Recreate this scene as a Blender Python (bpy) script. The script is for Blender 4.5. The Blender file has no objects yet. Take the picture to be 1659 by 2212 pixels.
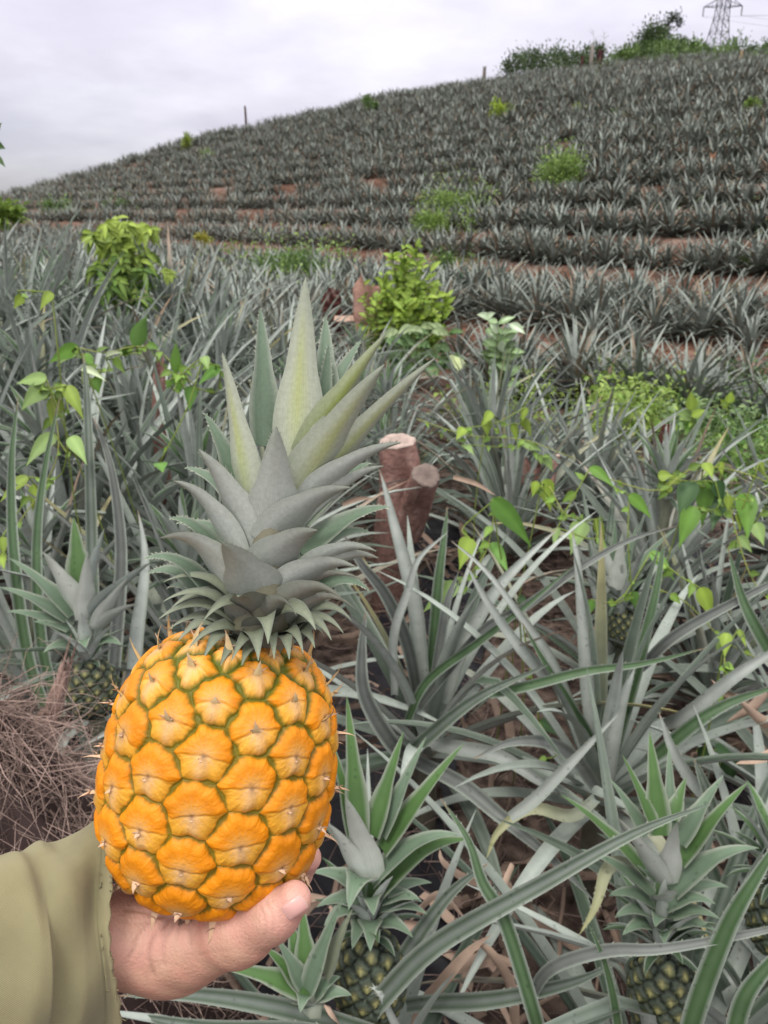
import bpy, math, random
import numpy as np
from mathutils import Matrix, Vector

# ------------------------------------------------------------------ camera
CAM_Z = 1.5
PITCH = math.radians(21.5)
FPX = 1652.6                     # focal length in photo units of 1659 x 2212
CX, CY = 829.5, 1106.0
scene = bpy.context.scene
cam_d = bpy.data.cameras.new("camera")
cam = bpy.data.objects.new("camera", cam_d)
scene.collection.objects.link(cam)
cam.location = (0, 0, CAM_Z)
cam.rotation_euler = (math.radians(90) - PITCH, 0, 0)
cam_d.sensor_fit = 'VERTICAL'
cam_d.sensor_height = 24.0
cam_d.lens = 24.0 * FPX / 2212.0
cam_d.clip_start = 0.02
cam_d.clip_end = 3000
cam_d.dof.use_dof = True
cam_d.dof.focus_distance = 0.335
cam_d.dof.aperture_fstop = 17.0
scene.camera = cam

# ------------------------------------------------------------------ sky and sun
SUN_EL, SUN_ROT = math.radians(66), math.radians(215)
world = bpy.data.worlds.new("World")
scene.world = world
world.use_nodes = True
nt = world.node_tree
for n in list(nt.nodes):
    nt.nodes.remove(n)
out = nt.nodes.new("ShaderNodeOutputWorld")
bg = nt.nodes.new("ShaderNodeBackground")
bg.inputs["Strength"].default_value = 0.1
sky = nt.nodes.new("ShaderNodeTexSky")
sky.sky_type = 'NISHITA'
sky.sun_disc = False
sky.sun_elevation = SUN_EL
sky.sun_rotation = SUN_ROT
sky.air_density = 1.0
sky.dust_density = 1.5
tc = nt.nodes.new("ShaderNodeTexCoord")
sep = nt.nodes.new("ShaderNodeSeparateXYZ")
nt.links.new(tc.outputs["Generated"], sep.inputs[0])
def wmath(op, a, b=None, clamp=False):
    n = nt.nodes.new("ShaderNodeMath"); n.operation = op; n.use_clamp = clamp
    for i, v in enumerate((a, b)):
        if v is None: continue
        if isinstance(v, (int, float)): n.inputs[i].default_value = v
        else: nt.links.new(v, n.inputs[i])
    return n.outputs[0]
zc = wmath('MAXIMUM', sep.outputs["Z"], 0.0)
den = wmath('ADD', zc, 0.22)
cmb = nt.nodes.new("ShaderNodeCombineXYZ")
nt.links.new(wmath('DIVIDE', sep.outputs["X"], den), cmb.inputs[0])
nt.links.new(wmath('DIVIDE', sep.outputs["Y"], den), cmb.inputs[1])
def wnoise(scale, detail, rough, off):
    mp = nt.nodes.new("ShaderNodeMapping"); mp.inputs["Location"].default_value = off
    nt.links.new(cmb.outputs[0], mp.inputs[0])
    n = nt.nodes.new("ShaderNodeTexNoise"); n.inputs["Scale"].default_value = scale
    n.inputs["Detail"].default_value = detail; n.inputs["Roughness"].default_value = rough
    nt.links.new(mp.outputs[0], n.inputs["Vector"])
    return n.outputs["Fac"]
n1 = wnoise(1.05, 5, 0.52, (3.1, 1.7, 0))
n2 = wnoise(2.6, 4, 0.5, (0.3, 7.2, 0))
mixn = wmath('ADD', wmath('MULTIPLY', n1, 0.72), wmath('MULTIPLY', n2, 0.28))
cr = nt.nodes.new("ShaderNodeValToRGB")
cr.color_ramp.elements[0].position = 0.36; cr.color_ramp.elements[0].color = (0.59, 0.575, 0.68, 1)
cr.color_ramp.elements[1].position = 0.66; cr.color_ramp.elements[1].color = (0.87, 0.855, 0.94, 1)
e = cr.color_ramp.elements.new(0.5); e.color = (0.70, 0.68, 0.785, 1)
nt.links.new(mixn, cr.inputs[0])
# an overcast sky is brighter overhead than at the horizon
gain = wmath('ADD', wmath('MULTIPLY', zc, 15.5), 7.3)
cl = nt.nodes.new("ShaderNodeVectorMath"); cl.operation = 'SCALE'
# lilac haze low down, neutral white overhead
neu = nt.nodes.new("ShaderNodeMix"); neu.data_type = 'RGBA'
nt.links.new(wmath('MULTIPLY', wmath('SUBTRACT', zc, 0.25), 2.2, True), neu.inputs["Factor"])
nt.links.new(cr.outputs[0], neu.inputs["A"]); neu.inputs["B"].default_value = (0.74, 0.735, 0.72, 1)
nt.links.new(neu.outputs["Result"], cl.inputs[0]); nt.links.new(gain, cl.inputs["Scale"])
mx = nt.nodes.new("ShaderNodeMix"); mx.data_type = 'RGBA'
# the cloud deck thins towards the horizon on the left (west)
west = wmath('MULTIPLY', wmath('SUBTRACT', -0.18, sep.outputs["X"]), 2.6, True)
low = wmath('SUBTRACT', 1.0, wmath('MULTIPLY', zc, 7.0), True)
cover = wmath('SUBTRACT', 0.97, wmath('MULTIPLY', wmath('MULTIPLY', west, low), 0.75))
nt.links.new(cover, mx.inputs["Factor"])
nt.links.new(sky.outputs[0], mx.inputs["A"]); nt.links.new(cl.outputs[0], mx.inputs["B"])
nt.links.new(mx.outputs["Result"], bg.inputs["Color"])
nt.links.new(bg.outputs[0], out.inputs["Surface"])

sun_d = bpy.data.lights.new("sun", 'SUN')
sun_d.energy = 1.5
sun_d.angle = math.radians(18)
sun_d.color = (1.0, 0.96, 0.9)
sun = bpy.data.objects.new("sun", sun_d)
scene.collection.objects.link(sun)
# direction the light comes from, the same as the sky's sun
sdir = Vector((math.sin(SUN_ROT) * math.cos(SUN_EL), math.cos(SUN_ROT) * math.cos(SUN_EL), math.sin(SUN_EL)))
sun.rotation_euler = sdir.to_track_quat('Z', 'Y').to_euler()

scene.view_settings.view_transform = 'Standard'
scene.view_settings.look = 'None'
scene.view_settings.exposure = 0.32
scene.view_settings.gamma = 1.0
scene.view_settings.use_curve_mapping = False
scene.cycles.max_bounces = 6
scene.cycles.diffuse_bounces = 3
scene.cycles.glossy_bounces = 2
scene.cycles.transmission_bounces = 3
scene.cycles.use_denoising = True

# ------------------------------------------------------------------ helpers
CAMP = np.array([0, 0, CAM_Z])
RT = np.array([1.0, 0, 0])
FW = np.array([0, math.cos(PITCH), -math.sin(PITCH)])
UP = np.array([0, math.sin(PITCH), math.cos(PITCH)])

def at(X, Y, d):
    """world point seen at photo position X, Y at depth d (metres along the view axis)"""
    return CAMP + RT * ((X - CX) / FPX * d) + UP * (-(Y - CY) / FPX * d) + FW * d

def at_y(X, Y, yw):
    """the same, at a given distance yw straight ahead: points with one yw stand upright over each other"""
    return at(X, Y, yw / (FW[1] - UP[1] * (Y - CY) / FPX))

def proj(P):
    P = np.asarray(P, float) - CAMP
    d = P @ FW
    return CX + (P @ RT) / d * FPX, CY - (P @ UP) / d * FPX, d

def nrm(v):
    v = np.asarray(v, float)
    return v / np.maximum(np.linalg.norm(v, axis=-1, keepdims=True), 1e-9)

def sstep(a, b, x):
    t = np.clip((x - a) / (b - a), 0, 1)
    return t * t * (3 - 2 * t)

class MB:
    """collects vertices, quads, triangles, colours"""
    def __init__(s):
        s.v, s.q, s.t, s.c, s.n = [], [], [], [], 0
    def add(s, V, Q=None, C=(0.3, 0.3, 0.3, 0.5), T=None):
        V = np.asarray(V, float).reshape(-1, 3)
        C = np.asarray(C, float)
        if C.ndim == 1: C = np.broadcast_to(C, (len(V), len(C)))
        if C.shape[1] == 3: C = np.hstack([C, np.full((len(V), 1), 0.5)])
        s.v.append(V); s.c.append(C)
        if Q is not None and len(Q): s.q.append(np.asarray(Q, int) + s.n)
        if T is not None and len(T): s.t.append(np.asarray(T, int) + s.n)
        s.n += len(V)
    def arrays(s):
        V = np.vstack(s.v); C = np.vstack(s.c)
        Q = np.vstack(s.q) if s.q else np.zeros((0, 4), int)
        T = np.vstack(s.t) if s.t else np.zeros((0, 3), int)
        return V, Q, T, C
    def mesh(s, name, mat, origin=(0, 0, 0), smooth=True):
        V, Q, T, C = s.arrays()
        return mesh_data(name, V - np.asarray(origin), Q, T, C, mat, smooth)
    def build(s, name, mat, parent=None, origin=None, smooth=True):
        o = (0, 0, 0)
        if origin is not None: o = origin
        elif parent is not None: o = ORIGIN[parent.name]
        me = s.mesh(name, mat, o, smooth)
        return link(name, me, parent, None if parent is not None else origin)

ORIGIN = {}
COL = scene.collection

def link(name, me, parent=None, loc=None):
    ob = bpy.data.objects.new(name, me)
    COL.objects.link(ob)
    if parent is not None:
        ob.parent = parent
        ORIGIN[ob.name] = ORIGIN[parent.name]
    else:
        ob.location = loc if loc is not None else (0, 0, 0)
        ORIGIN[ob.name] = np.array(loc if loc is not None else (0, 0, 0), float)
    return ob

def mesh_data(name, V, Q, T, C, mat, smooth=True):
    me = bpy.data.meshes.new(name)
    nq, ntq = len(Q), len(T)
    me.vertices.add(len(V))
    me.vertices.foreach_set("co", np.asarray(V, np.float32).ravel())
    loops = np.concatenate([np.asarray(Q).ravel(), np.asarray(T).ravel()]).astype(np.int32)
    me.loops.add(len(loops))
    me.loops.foreach_set("vertex_index", loops)
    starts = np.concatenate([np.arange(nq) * 4, nq * 4 + np.arange(ntq) * 3]).astype(np.int32)
    me.polygons.add(nq + ntq)
    me.polygons.foreach_set("loop_start", starts)
    me.update(calc_edges=True)
    me.polygons.foreach_set("use_smooth", np.full(nq + ntq, smooth, bool))
    if C is not None:
        a = me.color_attributes.new("Col", 'FLOAT_COLOR', 'POINT')
        a.data.foreach_set("color", np.asarray(C, np.float32).ravel())
    if mat is not None: me.materials.append(mat)
    me.update()
    return me

def tag(o, label=None, cat=None, group=None, kind=None):
    if label: o["label"] = label
    if cat: o["category"] = cat
    if group: o["group"] = group
    if kind: o["kind"] = kind
    return o

def thing(name, label, cat, loc, group=None):
    o = bpy.data.objects.new(name, None)
    COL.objects.link(o)
    o.empty_display_size = 0.05
    o.location = loc
    ORIGIN[o.name] = np.array(loc, float)
    return tag(o, label, cat, group)

def copy_tree(src, loc, rotz=0.0, scale=1.0, tilt=(0, 0)):
    c = src.copy(); COL.objects.link(c)
    c.location = loc; c.rotation_euler = (tilt[0], tilt[1], rotz); c.scale = (scale,) * 3
    for k in ("label", "group"):
        if k in c: del c[k]
    for ch in list(src.children):
        d = ch.copy(); COL.objects.link(d); d.parent = c
        for g in list(ch.children):
            e_ = g.copy(); COL.objects.link(e_); e_.parent = d
    return c

# ------------------------------------------------------------------ materials
def mat_col(name, rough=0.5, spec=0.4, nscale=60.0, namp=0.25, streak=0.0, bump=0.0, bscale=200.0, transl=0.0, sss=0.0, bdist=0.001, sscale=26.0, bump2=0.0, spots=0.0):
    """colour from the vertex attribute Col, broken up with procedural noise"""
    m = bpy.data.materials.new(name); m.use_nodes = True
    t = m.node_tree; p = t.nodes["Principled BSDF"]
    a = t.nodes.new("ShaderNodeAttribute"); a.attribute_name = "Col"
    tcn = t.nodes.new("ShaderNodeTexCoord")
    no = t.nodes.new("ShaderNodeTexNoise"); no.inputs["Scale"].default_value = nscale; no.inputs["Detail"].default_value = 5
    t.links.new(tcn.outputs["Object"], no.inputs["Vector"])
    def mth(op, x, y):
        n = t.nodes.new("ShaderNodeMath"); n.operation = op
        for i, v in enumerate((x, y)):
            if isinstance(v, (int, float)): n.inputs[i].default_value = v
            else: t.links.new(v, n.inputs[i])
        return n.outputs[0]
    f = mth('ADD', mth('MULTIPLY', mth('SUBTRACT', no.outputs["Fac"], 0.5), 2 * namp), 1.0)
    if streak > 0:
        ns = t.nodes.new("ShaderNodeTexNoise"); ns.noise_dimensions = '1D'; ns.inputs["Scale"].default_value = sscale; ns.inputs["Detail"].default_value = 3
        t.links.new(a.outputs["Alpha"], ns.inputs["W"])
        f = mth('MULTIPLY', f, mth('ADD', mth('MULTIPLY', mth('SUBTRACT', ns.outputs["Fac"], 0.5), 2 * streak), 1.0))
    if spots > 0:                             # weather marks: broad dull patches and small dark specks
        n2 = t.nodes.new("ShaderNodeTexNoise"); n2.inputs["Scale"].default_value = 7; n2.inputs["Detail"].default_value = 3
        t.links.new(tcn.outputs["Object"], n2.inputs["Vector"])
        f = mth('MULTIPLY', f, mth('ADD', mth('MULTIPLY', n2.outputs["Fac"], .7), .66))
        vo = t.nodes.new("ShaderNodeTexVoronoi"); vo.inputs["Scale"].default_value = 75; vo.inputs["Randomness"].default_value = 1
        t.links.new(tcn.outputs["Object"], vo.inputs["Vector"])
        sp_ = mth('MULTIPLY', mth('LESS_THAN', vo.outputs["Distance"], mth('MULTIPLY', mth('SUBTRACT', no.outputs["Fac"], .36), .9)), spots)
        f = mth('MULTIPLY', f, mth('SUBTRACT', 1.0, sp_))
    vm = t.nodes.new("ShaderNodeVectorMath"); vm.operation = 'SCALE'
    t.links.new(a.outputs["Color"], vm.inputs[0]); t.links.new(f, vm.inputs["Scale"])
    t.links.new(vm.outputs[0], p.inputs["Base Color"])
    p.inputs["Roughness"].default_value = rough
    p.inputs["Specular IOR Level"].default_value = spec
    if sss > 0:
        p.inputs["Subsurface Weight"].default_value = sss
        p.inputs["Subsurface Radius"].default_value = (0.006, 0.0025, 0.0015)
        p.inputs["Subsurface Scale"].default_value = 1.0
    if bump > 0:
        nb = t.nodes.new("ShaderNodeTexNoise"); nb.inputs["Scale"].default_value = bscale; nb.inputs["Detail"].default_value = 4
        t.links.new(tcn.outputs["Object"], nb.inputs["Vector"])
        b = t.nodes.new("ShaderNodeBump"); b.inputs["Strength"].default_value = bump; b.inputs["Distance"].default_value = bdist
        t.links.new(nb.outputs["Fac"], b.inputs["Height"]); t.links.new(b.outputs[0], p.inputs["Normal"])
        if bump2 > 0:                         # coarser creasing over the fine grain
            v = t.nodes.new("ShaderNodeTexVoronoi"); v.feature = 'DISTANCE_TO_EDGE'; v.inputs["Scale"].default_value = bump2
            t.links.new(tcn.outputs["Object"], v.inputs["Vector"])
            b2 = t.nodes.new("ShaderNodeBump"); b2.inputs["Strength"].default_value = .22; b2.inputs["Distance"].default_value = bdist
            t.links.new(v.outputs["Distance"], b2.inputs["Height"]); t.links.new(b.outputs[0], b2.inputs["Normal"]); t.links.new(b2.outputs[0], p.inputs["Normal"])
    if transl > 0:
        tr = t.nodes.new("ShaderNodeBsdfTranslucent"); t.links.new(vm.outputs[0], tr.inputs["Color"])
        ms = t.nodes.new("ShaderNodeMixShader"); ms.inputs[0].default_value = transl
        t.links.new(p.outputs[0], ms.inputs[1]); t.links.new(tr.outputs[0], ms.inputs[2])
        t.links.new(ms.outputs[0], t.nodes["Material Output"].inputs["Surface"])
    return m

M_PINE = mat_col("pineapple_leaf", 0.46, 0.25, 35, 0.25, streak=0.25, sscale=34, spots=.28, bump=.3, bscale=120, bdist=.001)
M_CROWN = mat_col("crown_leaf", 0.5, 0.35, 500, 0.22, streak=0.20, sscale=55, bump=0.4, bscale=1800, bdist=0.0005)
M_FRUIT = mat_col("ripe_rind", 0.5, 0.3, 190, 0.24, bump=0.5, bscale=600, bdist=0.0008, sss=0.05)
M_GREENFRUIT = mat_col("unripe_rind", 0.6, 0.3, 90, 0.3)
M_BRACT = mat_col("dry_bract", 0.7, 0.2, 300, 0.3)
M_SKIN = mat_col("skin", 0.5, 0.35, 120, 0.20, bump=0.55, bscale=700, bdist=0.0008, sss=0.10, bump2=520)
M_NAIL = mat_col("nail", 0.28, 0.5, 60, 0.08)
M_LEAF = mat_col("soft_leaf", 0.5, 0.35, 30, 0.25, transl=0.28)
M_BARK = mat_col("bark", 0.9, 0.1, 40, 0.5, bump=.8, bscale=55, bdist=0.008)
M_DRY = mat_col("dry_leaf", 0.8, 0.15, 40, 0.3)
M_HILL = mat_col("hill_leaf", 0.55, 0.3, 1.2, 0.3)
M_METAL = mat_col("galvanised_steel", 0.6, 0.4, 3, 0.1)

# ------------------------------------------------------------------ leaf blades
PROF_U = np.array([-1, -.55, 0, .55, 1.0])
def blade(mb, P, S, W, chan=0.35, th=0.0012, ct=(.1, .16, .1), cb=(.36, .39, .37), ce=None, cmid=None, cb_mid=None, dark=None):
    """closed blade: P centre line (n,3), S side vectors, W half widths, channelled towards its upper side"""
    P = np.asarray(P, float); n = len(P)
    T = nrm(np.gradient(P, axis=0))
    S = np.asarray(S, float)
    if S.ndim == 1: S = np.broadcast_to(S, (n, 3))
    S = nrm(S - (S * T).sum(1, keepdims=True) * T)
    N = np.cross(T, S)
    W = np.asarray(W, float)[:, None]
    u = PROF_U
    top = P[:, None] + S[:, None] * (W * u)[..., None] + N[:, None] * (W * chan * np.abs(u) ** 1.35)[..., None]
    thv = np.minimum(th, W * .5) * (1 - u ** 2 * .85)
    bot = top - N[:, None] * thv[..., None]
    ct, cb = np.asarray(ct, float), np.asarray(cb, float)
    ce = np.asarray(ce if ce is not None else cb, float)
    cm = np.asarray(cmid if cmid is not None else ct, float)
    cbm = np.asarray(cb_mid if cb_mid is not None else cb, float)
    def full(c): return np.broadcast_to(c, (n, 3)) if c.ndim == 1 else c
    ct, cb, ce, cm, cbm = map(full, (ct, cb, ce, cm, cbm))
    al = np.broadcast_to(((u + 1) / 2)[None, :, None], (n, 5, 1))
    i = np.arange(n - 1)[:, None] * 5; j = np.arange(4)[None]
    Q = np.stack([i + j, i + j + 1, i + 5 + j + 1, i + 5 + j], -1).reshape(-1, 4)
    mb.add(top.reshape(-1, 3), Q, np.concatenate([np.stack([ce, ct, cm, ct, ce], 1), al], 2).reshape(-1, 4))
    mb.add(bot.reshape(-1, 3), Q[:, ::-1], np.concatenate([np.stack([cb * .6 + ce * .4, cb, cbm, cb, cb * .6 + ce * .4], 1), al], 2).reshape(-1, 4))
    return S, N

def teeth(mb, P, S, N, W, rng, t0, t1, count, size, col, chan=0.35):
    """small hooked spines along both edges"""
    n = len(P); tt = np.linspace(0, 1, n)
    for sgn in (-1, 1):
        for t in np.linspace(t0, t1, count) + rng.uniform(-.5, .5, count) * (t1 - t0) / count:
            t = min(max(t, 0), .995)
            ip = lambda A: np.array([np.interp(t, tt, A[:, k]) for k in range(3)])
            p, s, nn = ip(P), ip(S), ip(N); w = np.interp(t, tt, W)
            T = np.cross(s, nn)
            T = -T if np.dot(T, P[-1] - P[0]) < 0 else T
            b = p + sgn * s * w * .97 + nn * w * chan
            sz = size * rng.uniform(.6, 1.2)
            a0, a1 = b - T * sz * .35, b + T * sz * .35
            tip = b + sgn * s * sz * .8 + T * sz * .9
            mid = b + nn * sz * .15
            mb.add([a0, a1, tip, mid], None, col, T=[[0, 1, 2], [0, 3, 2], [3, 1, 2]])

def bez(p0, p1, p2, n):
    t = np.linspace(0, 1, n)[:, None]
    return (1 - t) ** 2 * p0 + 2 * t * (1 - t) * p1 + t * t * p2

def spline(pts, n):
    """Catmull-Rom through pts"""
    pts = np.asarray(pts, float)
    if len(pts) == 2: return pts[0] + (pts[1] - pts[0]) * np.linspace(0, 1, n)[:, None]
    ext = np.vstack([2 * pts[0] - pts[1], pts, 2 * pts[-1] - pts[-2]])
    m = len(pts) - 1
    s = np.linspace(0, m, n); k = np.minimum(s.astype(int), m - 1); t = (s - k)[:, None]
    a, b, c, d = ext[k], ext[k + 1], ext[k + 2], ext[k + 3]
    return .5 * (2 * b + (c - a) * t + (2 * a - 5 * b + 4 * c - d) * t ** 2 + (3 * b - a - 3 * c + d) * t ** 3)

def tube(mb, P, R, col, seg=8, cap=True):
    P = np.asarray(P, float); n = len(P)
    R = np.broadcast_to(np.asarray(R, float), (n,))
    T = nrm(np.gradient(P, axis=0))
    ref = np.array([0.31, 0.2, 0.93]) if abs(T[0] @ np.array([0.31, 0.2, 0.93])) < .9 else np.array([1.0, 0, 0])
    A = nrm(np.cross(T, ref)); B = np.cross(T, A)
    th = np.linspace(0, 2 * math.pi, seg, endpoint=False)
    V = P[:, None] + (A[:, None] * np.cos(th)[None, :, None] + B[:, None] * np.sin(th)[None, :, None]) * R[:, None, None]
    i = np.arange(n - 1)[:, None] * seg; j = np.arange(seg)[None]; jn = (j + 1) % seg
    Q = np.stack([i + j, i + jn, i + seg + jn, i + seg + j], -1).reshape(-1, 4)
    V = V.reshape(-1, 3)
    Tt = []
    if cap:
        V = np.vstack([V, P[0], P[-1]]); a, b = n * seg, n * seg + 1
        for k in range(seg):
            k2 = (k + 1) % seg
            Tt += [[a, k2, k], [b, (n - 1) * seg + k, (n - 1) * seg + k2]]
    mb.add(V, Q, col, T=Tt)

# colours (albedo)
SILVER = np.array([.44, .475, .435]); SILVER2 = np.array([.26, .29, .255])
GREEN_IN = np.array([.040, .064, .038]); GREEN_BR = np.array([.058, .115, .034])
EDGE = np.array([.26, .29, .25])

# ------------------------------------------------------------------ terrain
TA = np.array([-180, -75, -60, -40, -26, -13, 0, 10, 18, 26, 40, 60, 75, 180.0])
FLAT = [60, 65, 70, 80, 90, 100, 110]
TD = np.array([FLAT, FLAT, [36, 44, 50, 57, 65, 74, 84], [32, 38, 44, 51, 59, 68, 77], [28, 34, 40, 47, 55, 64, 72], [18, 25, 30, 36, 44, 53, 62], [11.5, 16, 19.5, 25, 32, 42, 55],
     [9, 12.6, 15.5, 19.5, 26, 38, 56], [8.2, 11.8, 14, 17.5, 24, 36, 57], [7.6, 11.3, 13.2, 16.2, 22, 34, 58], [7.2, 11, 12.8, 16, 22, 34, 60], [7.2, 11, 13, 16, 22, 34, 60], FLAT, FLAT], float)
TZ0 = np.array([-1.5, -1.5, -1.3, -1.25, -1.25, -1.45, -1.66, -1.74, -1.76, -1.78, -1.8, -1.8, -1.5, -1.5])
FL_E = [-1.2, -1.1, -1, -.9, -.8, -.7]
TE = np.array([FL_E, FL_E, [-1.7, -1.2, -.9, -.7, -.6, -.6], [-1.8, -1.2, -.8, -.6, -.5, -.4], [-1.9, -1.2, -.5, 0, .3, .45], [-2.9, -1.8, 0, 1.7, 3.2, 4.2], [-4.9, -3, .2, 3.2, 5.6, 6.8],
     [-5.9, -4.0, -.2, 3.6, 6.6, 7.9], [-6.3, -4.3, -.1, 4.0, 7.1, 8.5], [-6.5, -4.4, 0, 4.2, 7.2, 8.4], [-6.7, -4.4, .2, 4.4, 7.2, 8.3], [-6.7, -4.4, .2, 4.4, 7.2, 8.3], FL_E, FL_E])
TZ = np.concatenate([TZ0[:, None], TD[:, 1:] * np.tan(np.radians(TE))], 1)
STEP = 0.5
def vnoise(x, y, s=1.0):
    return (np.sin(x * 1.7 * s + 1.3 * np.sin(y * 1.1 * s)) + np.sin(y * 2.3 * s + 1.7 * np.sin(x * .9 * s + 2)) + np.sin((x + y) * 3.1 * s + 1)) / 3

def wav(x, y):                     # the terraces are hand cut: their edges wander
    return .10 * np.sin(x * .23 + y * .11 + .8) + .045 * np.sin(x * .61 - y * .37) + .02 * np.sin(x * 1.3 + y * .9 + 2)

def knots(a):
    Dk = np.stack([np.interp(a, TA, TD[:, k]) for k in range(7)], -1)
    Zk = np.stack([np.interp(a, TA, TZ[:, k]) for k in range(7)], -1)
    return Dk, Zk

def near_z(x, y):
    z = -1.47 + 0.0 * x
    z = z + 0.13 * np.clip(-x - .2, 0, 3.0) * sstep(.6, 2.2, y) * (1 - sstep(7, 14, y))
    z = z + .025 * vnoise(x, y, 1.3)
    return z

def ground(x, y, raw=False):
    x = np.asarray(x, float); y = np.asarray(y, float)
    d = np.hypot(x, y); a = np.degrees(np.arctan2(x, y))
    Dk, Zk = knots(a)
    z0 = Zk[..., 0]
    f = sstep(.5, 1.0, d / Dk[..., 0])
    z = near_z(x, y) * (1 - f) + z0 * f
    for k in range(6):
        t = (d - Dk[..., k]) / (Dk[..., k + 1] - Dk[..., k])
        zz = Zk[..., k] + (Zk[..., k + 1] - Zk[..., k]) * t
        z = np.where((t > 0) & (t <= 1), zz, z)
    Dl, Zl = Dk[..., 6], Zk[..., 6]
    el = np.degrees(np.arctan2(Zl, Dl))
    rate = np.where(a > 8, 0.007, 0.03)
    e2 = np.maximum(el - (d - Dl) * rate, -2.0)
    zo = np.where(d < 250, d * np.tan(np.radians(e2)), 0)
    zo250 = 250 * np.tan(np.radians(np.maximum(el - (250 - Dl) * rate, -2.0)))
    zo = np.where(d >= 250, zo250 - (d - 250) * .06, zo)
    zo = np.maximum(zo, -12)
    z = np.where(d > Dl, zo, z)
    if not raw:
        on = sstep(.98, 1.02, d / Dk[..., 0]) * (1 - sstep(.9, 1.0, d / Dl)) * (np.abs(a) < 74)
        q = (z + wav(x, y)) / STEP; fl = np.floor(q); fr = q - fl
        zt = (fl + .25 * fr / .6 * (fr < .6) + (fr >= .6) * (.25 + .75 * sstep(.6, 1.0, fr))) * STEP
        z = z * (1 - on) + zt * on
    return z + CAM_Z

def hit(X, Y, dmin=1.0, dmax=400.0):
    """where the view ray through photo position X, Y meets the ground"""
    r = nrm(at(X, Y, 1.0) - CAMP)
    s = np.geomspace(dmin, dmax, 4000)
    P = CAMP + r * s[:, None]
    below = P[:, 2] < ground(P[:, 0], P[:, 1])
    if not below.any():                     # the ray skims over the crest: take where it comes closest
        m_ = (s > 8) & (s < 90)
        return P[m_][int(np.argmin((P[m_, 2] - ground(P[m_, 0], P[m_, 1])) / s[m_]))]
    k = int(np.argmax(below))
    return P[k]

def on_ground(x, y):
    return np.array([x, y, float(ground(x, y))])

# ground sheet, polar grid round the camera
az = np.radians(np.concatenate([np.arange(-180, -45, 5.0), np.arange(-45, 45.01, .2), np.arange(50, 180.1, 5.0)]))
dd = np.concatenate([np.arange(.02, 8, .06), np.geomspace(8, 70, 520), np.geomspace(72, 900, 40)])
A_, D_ = np.meshgrid(az, dd, indexing='ij')
GX, GY = D_ * np.sin(A_), D_ * np.cos(A_)
GZ = ground(GX, GY) + np.where(D_ < 12, .012 * vnoise(GX * 6, GY * 6) , .03 * vnoise(GX * 2, GY * 2))
gv = np.stack([GX, GY, GZ], -1)
na, nd = gv.shape[:2]
ii = np.arange(na - 1)[:, None] * nd; jj = np.arange(nd - 1)[None]
gq = np.stack([ii + jj, ii + jj + 1, ii + nd + jj + 1, ii + nd + jj], -1).reshape(-1, 4)
def mat_ground():
    m = bpy.data.materials.new("soil"); m.use_nodes = True
    t = m.node_tree; p = t.nodes["Principled BSDF"]; p.inputs["Roughness"].default_value = .95; p.inputs["Specular IOR Level"].default_value = .1
    g = t.nodes.new("ShaderNodeNewGeometry")
    def noise(s, det=6):
        n = t.nodes.new("ShaderNodeTexNoise"); n.inputs["Scale"].default_value = s; n.inputs["Detail"].default_value = det
        t.links.new(g.outputs["Position"], n.inputs["Vector"]); return n.outputs["Fac"]
    def ramp(f, stops):
        r = t.nodes.new("ShaderNodeValToRGB")
        r.color_ramp.elements[0].position, r.color_ramp.elements[0].color = stops[0]
        r.color_ramp.elements[1].position, r.color_ramp.elements[1].color = stops[-1]
        for pos, c in stops[1:-1]: r.color_ramp.elements.new(pos).color = c
        t.links.new(f, r.inputs[0]); return r.outputs[0]
    soil = ramp(noise(.9), [(.3, (.10, .058, .043, 1)), (.5, (.19, .105, .072, 1)), (.68, (.31, .225, .185, 1))])
    fine = ramp(noise(14), [(.3, (.35, .33, .32, 1)), (.7, (1.15, 1.1, 1.1, 1))])
    mul = t.nodes.new("ShaderNodeMix"); mul.data_type = 'RGBA'; mul.blend_type = 'MULTIPLY'; mul.inputs["Factor"].default_value = 1
    t.links.new(soil, mul.inputs["A"]); t.links.new(fine, mul.inputs["B"])
    # leaf mulch near the photographer: darker, browner
    near = t.nodes.new("ShaderNodeAttribute"); near.attribute_name = "Col"
    mulch = ramp(noise(22), [(.3, (.02, .014, .012, 1)), (.5, (.075, .052, .043, 1)), (.7, (.17, .125, .10, 1))])
    mx2 = t.nodes.new("ShaderNodeMix"); mx2.data_type = 'RGBA'
    sepc = t.nodes.new("ShaderNodeSeparateColor"); t.links.new(near.outputs["Color"], sepc.inputs[0])
    t.links.new(sepc.outputs[0], mx2.inputs["Factor"]); t.links.new(mul.outputs["Result"], mx2.inputs["A"]); t.links.new(mulch, mx2.inputs["B"])
    # scrub colour on the far ridge
    far = ramp(noise(.5), [(.35, (.035, .06, .02, 1)), (.65, (.075, .12, .04, 1))])
    mx3 = t.nodes.new("ShaderNodeMix"); mx3.data_type = 'RGBA'
    t.links.new(sepc.outputs[1], mx3.inputs["Factor"]); t.links.new(mx2.outputs["Result"], mx3.inputs["A"]); t.links.new(far, mx3.inputs["B"])
    t.links.new(mx3.outputs["Result"], p.inputs["Base Color"])
    b = t.nodes.new("ShaderNodeBump"); b.inputs["Strength"].default_value = .8; b.inputs["Distance"].default_value = .03
    t.links.new(noise(25), b.inputs["Height"]); t.links.new(b.outputs[0], p.inputs["Normal"])
    return m
Dk_, _ = knots(np.degrees(A_))
gc = np.zeros(gv.shape[:2] + (4,)); gc[..., 3] = 1
gc[..., 0] = 1 - sstep(5.5, 9.5, D_); gc[..., 1] = sstep(1.0, 1.08, D_ / Dk_[..., 6])
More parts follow.
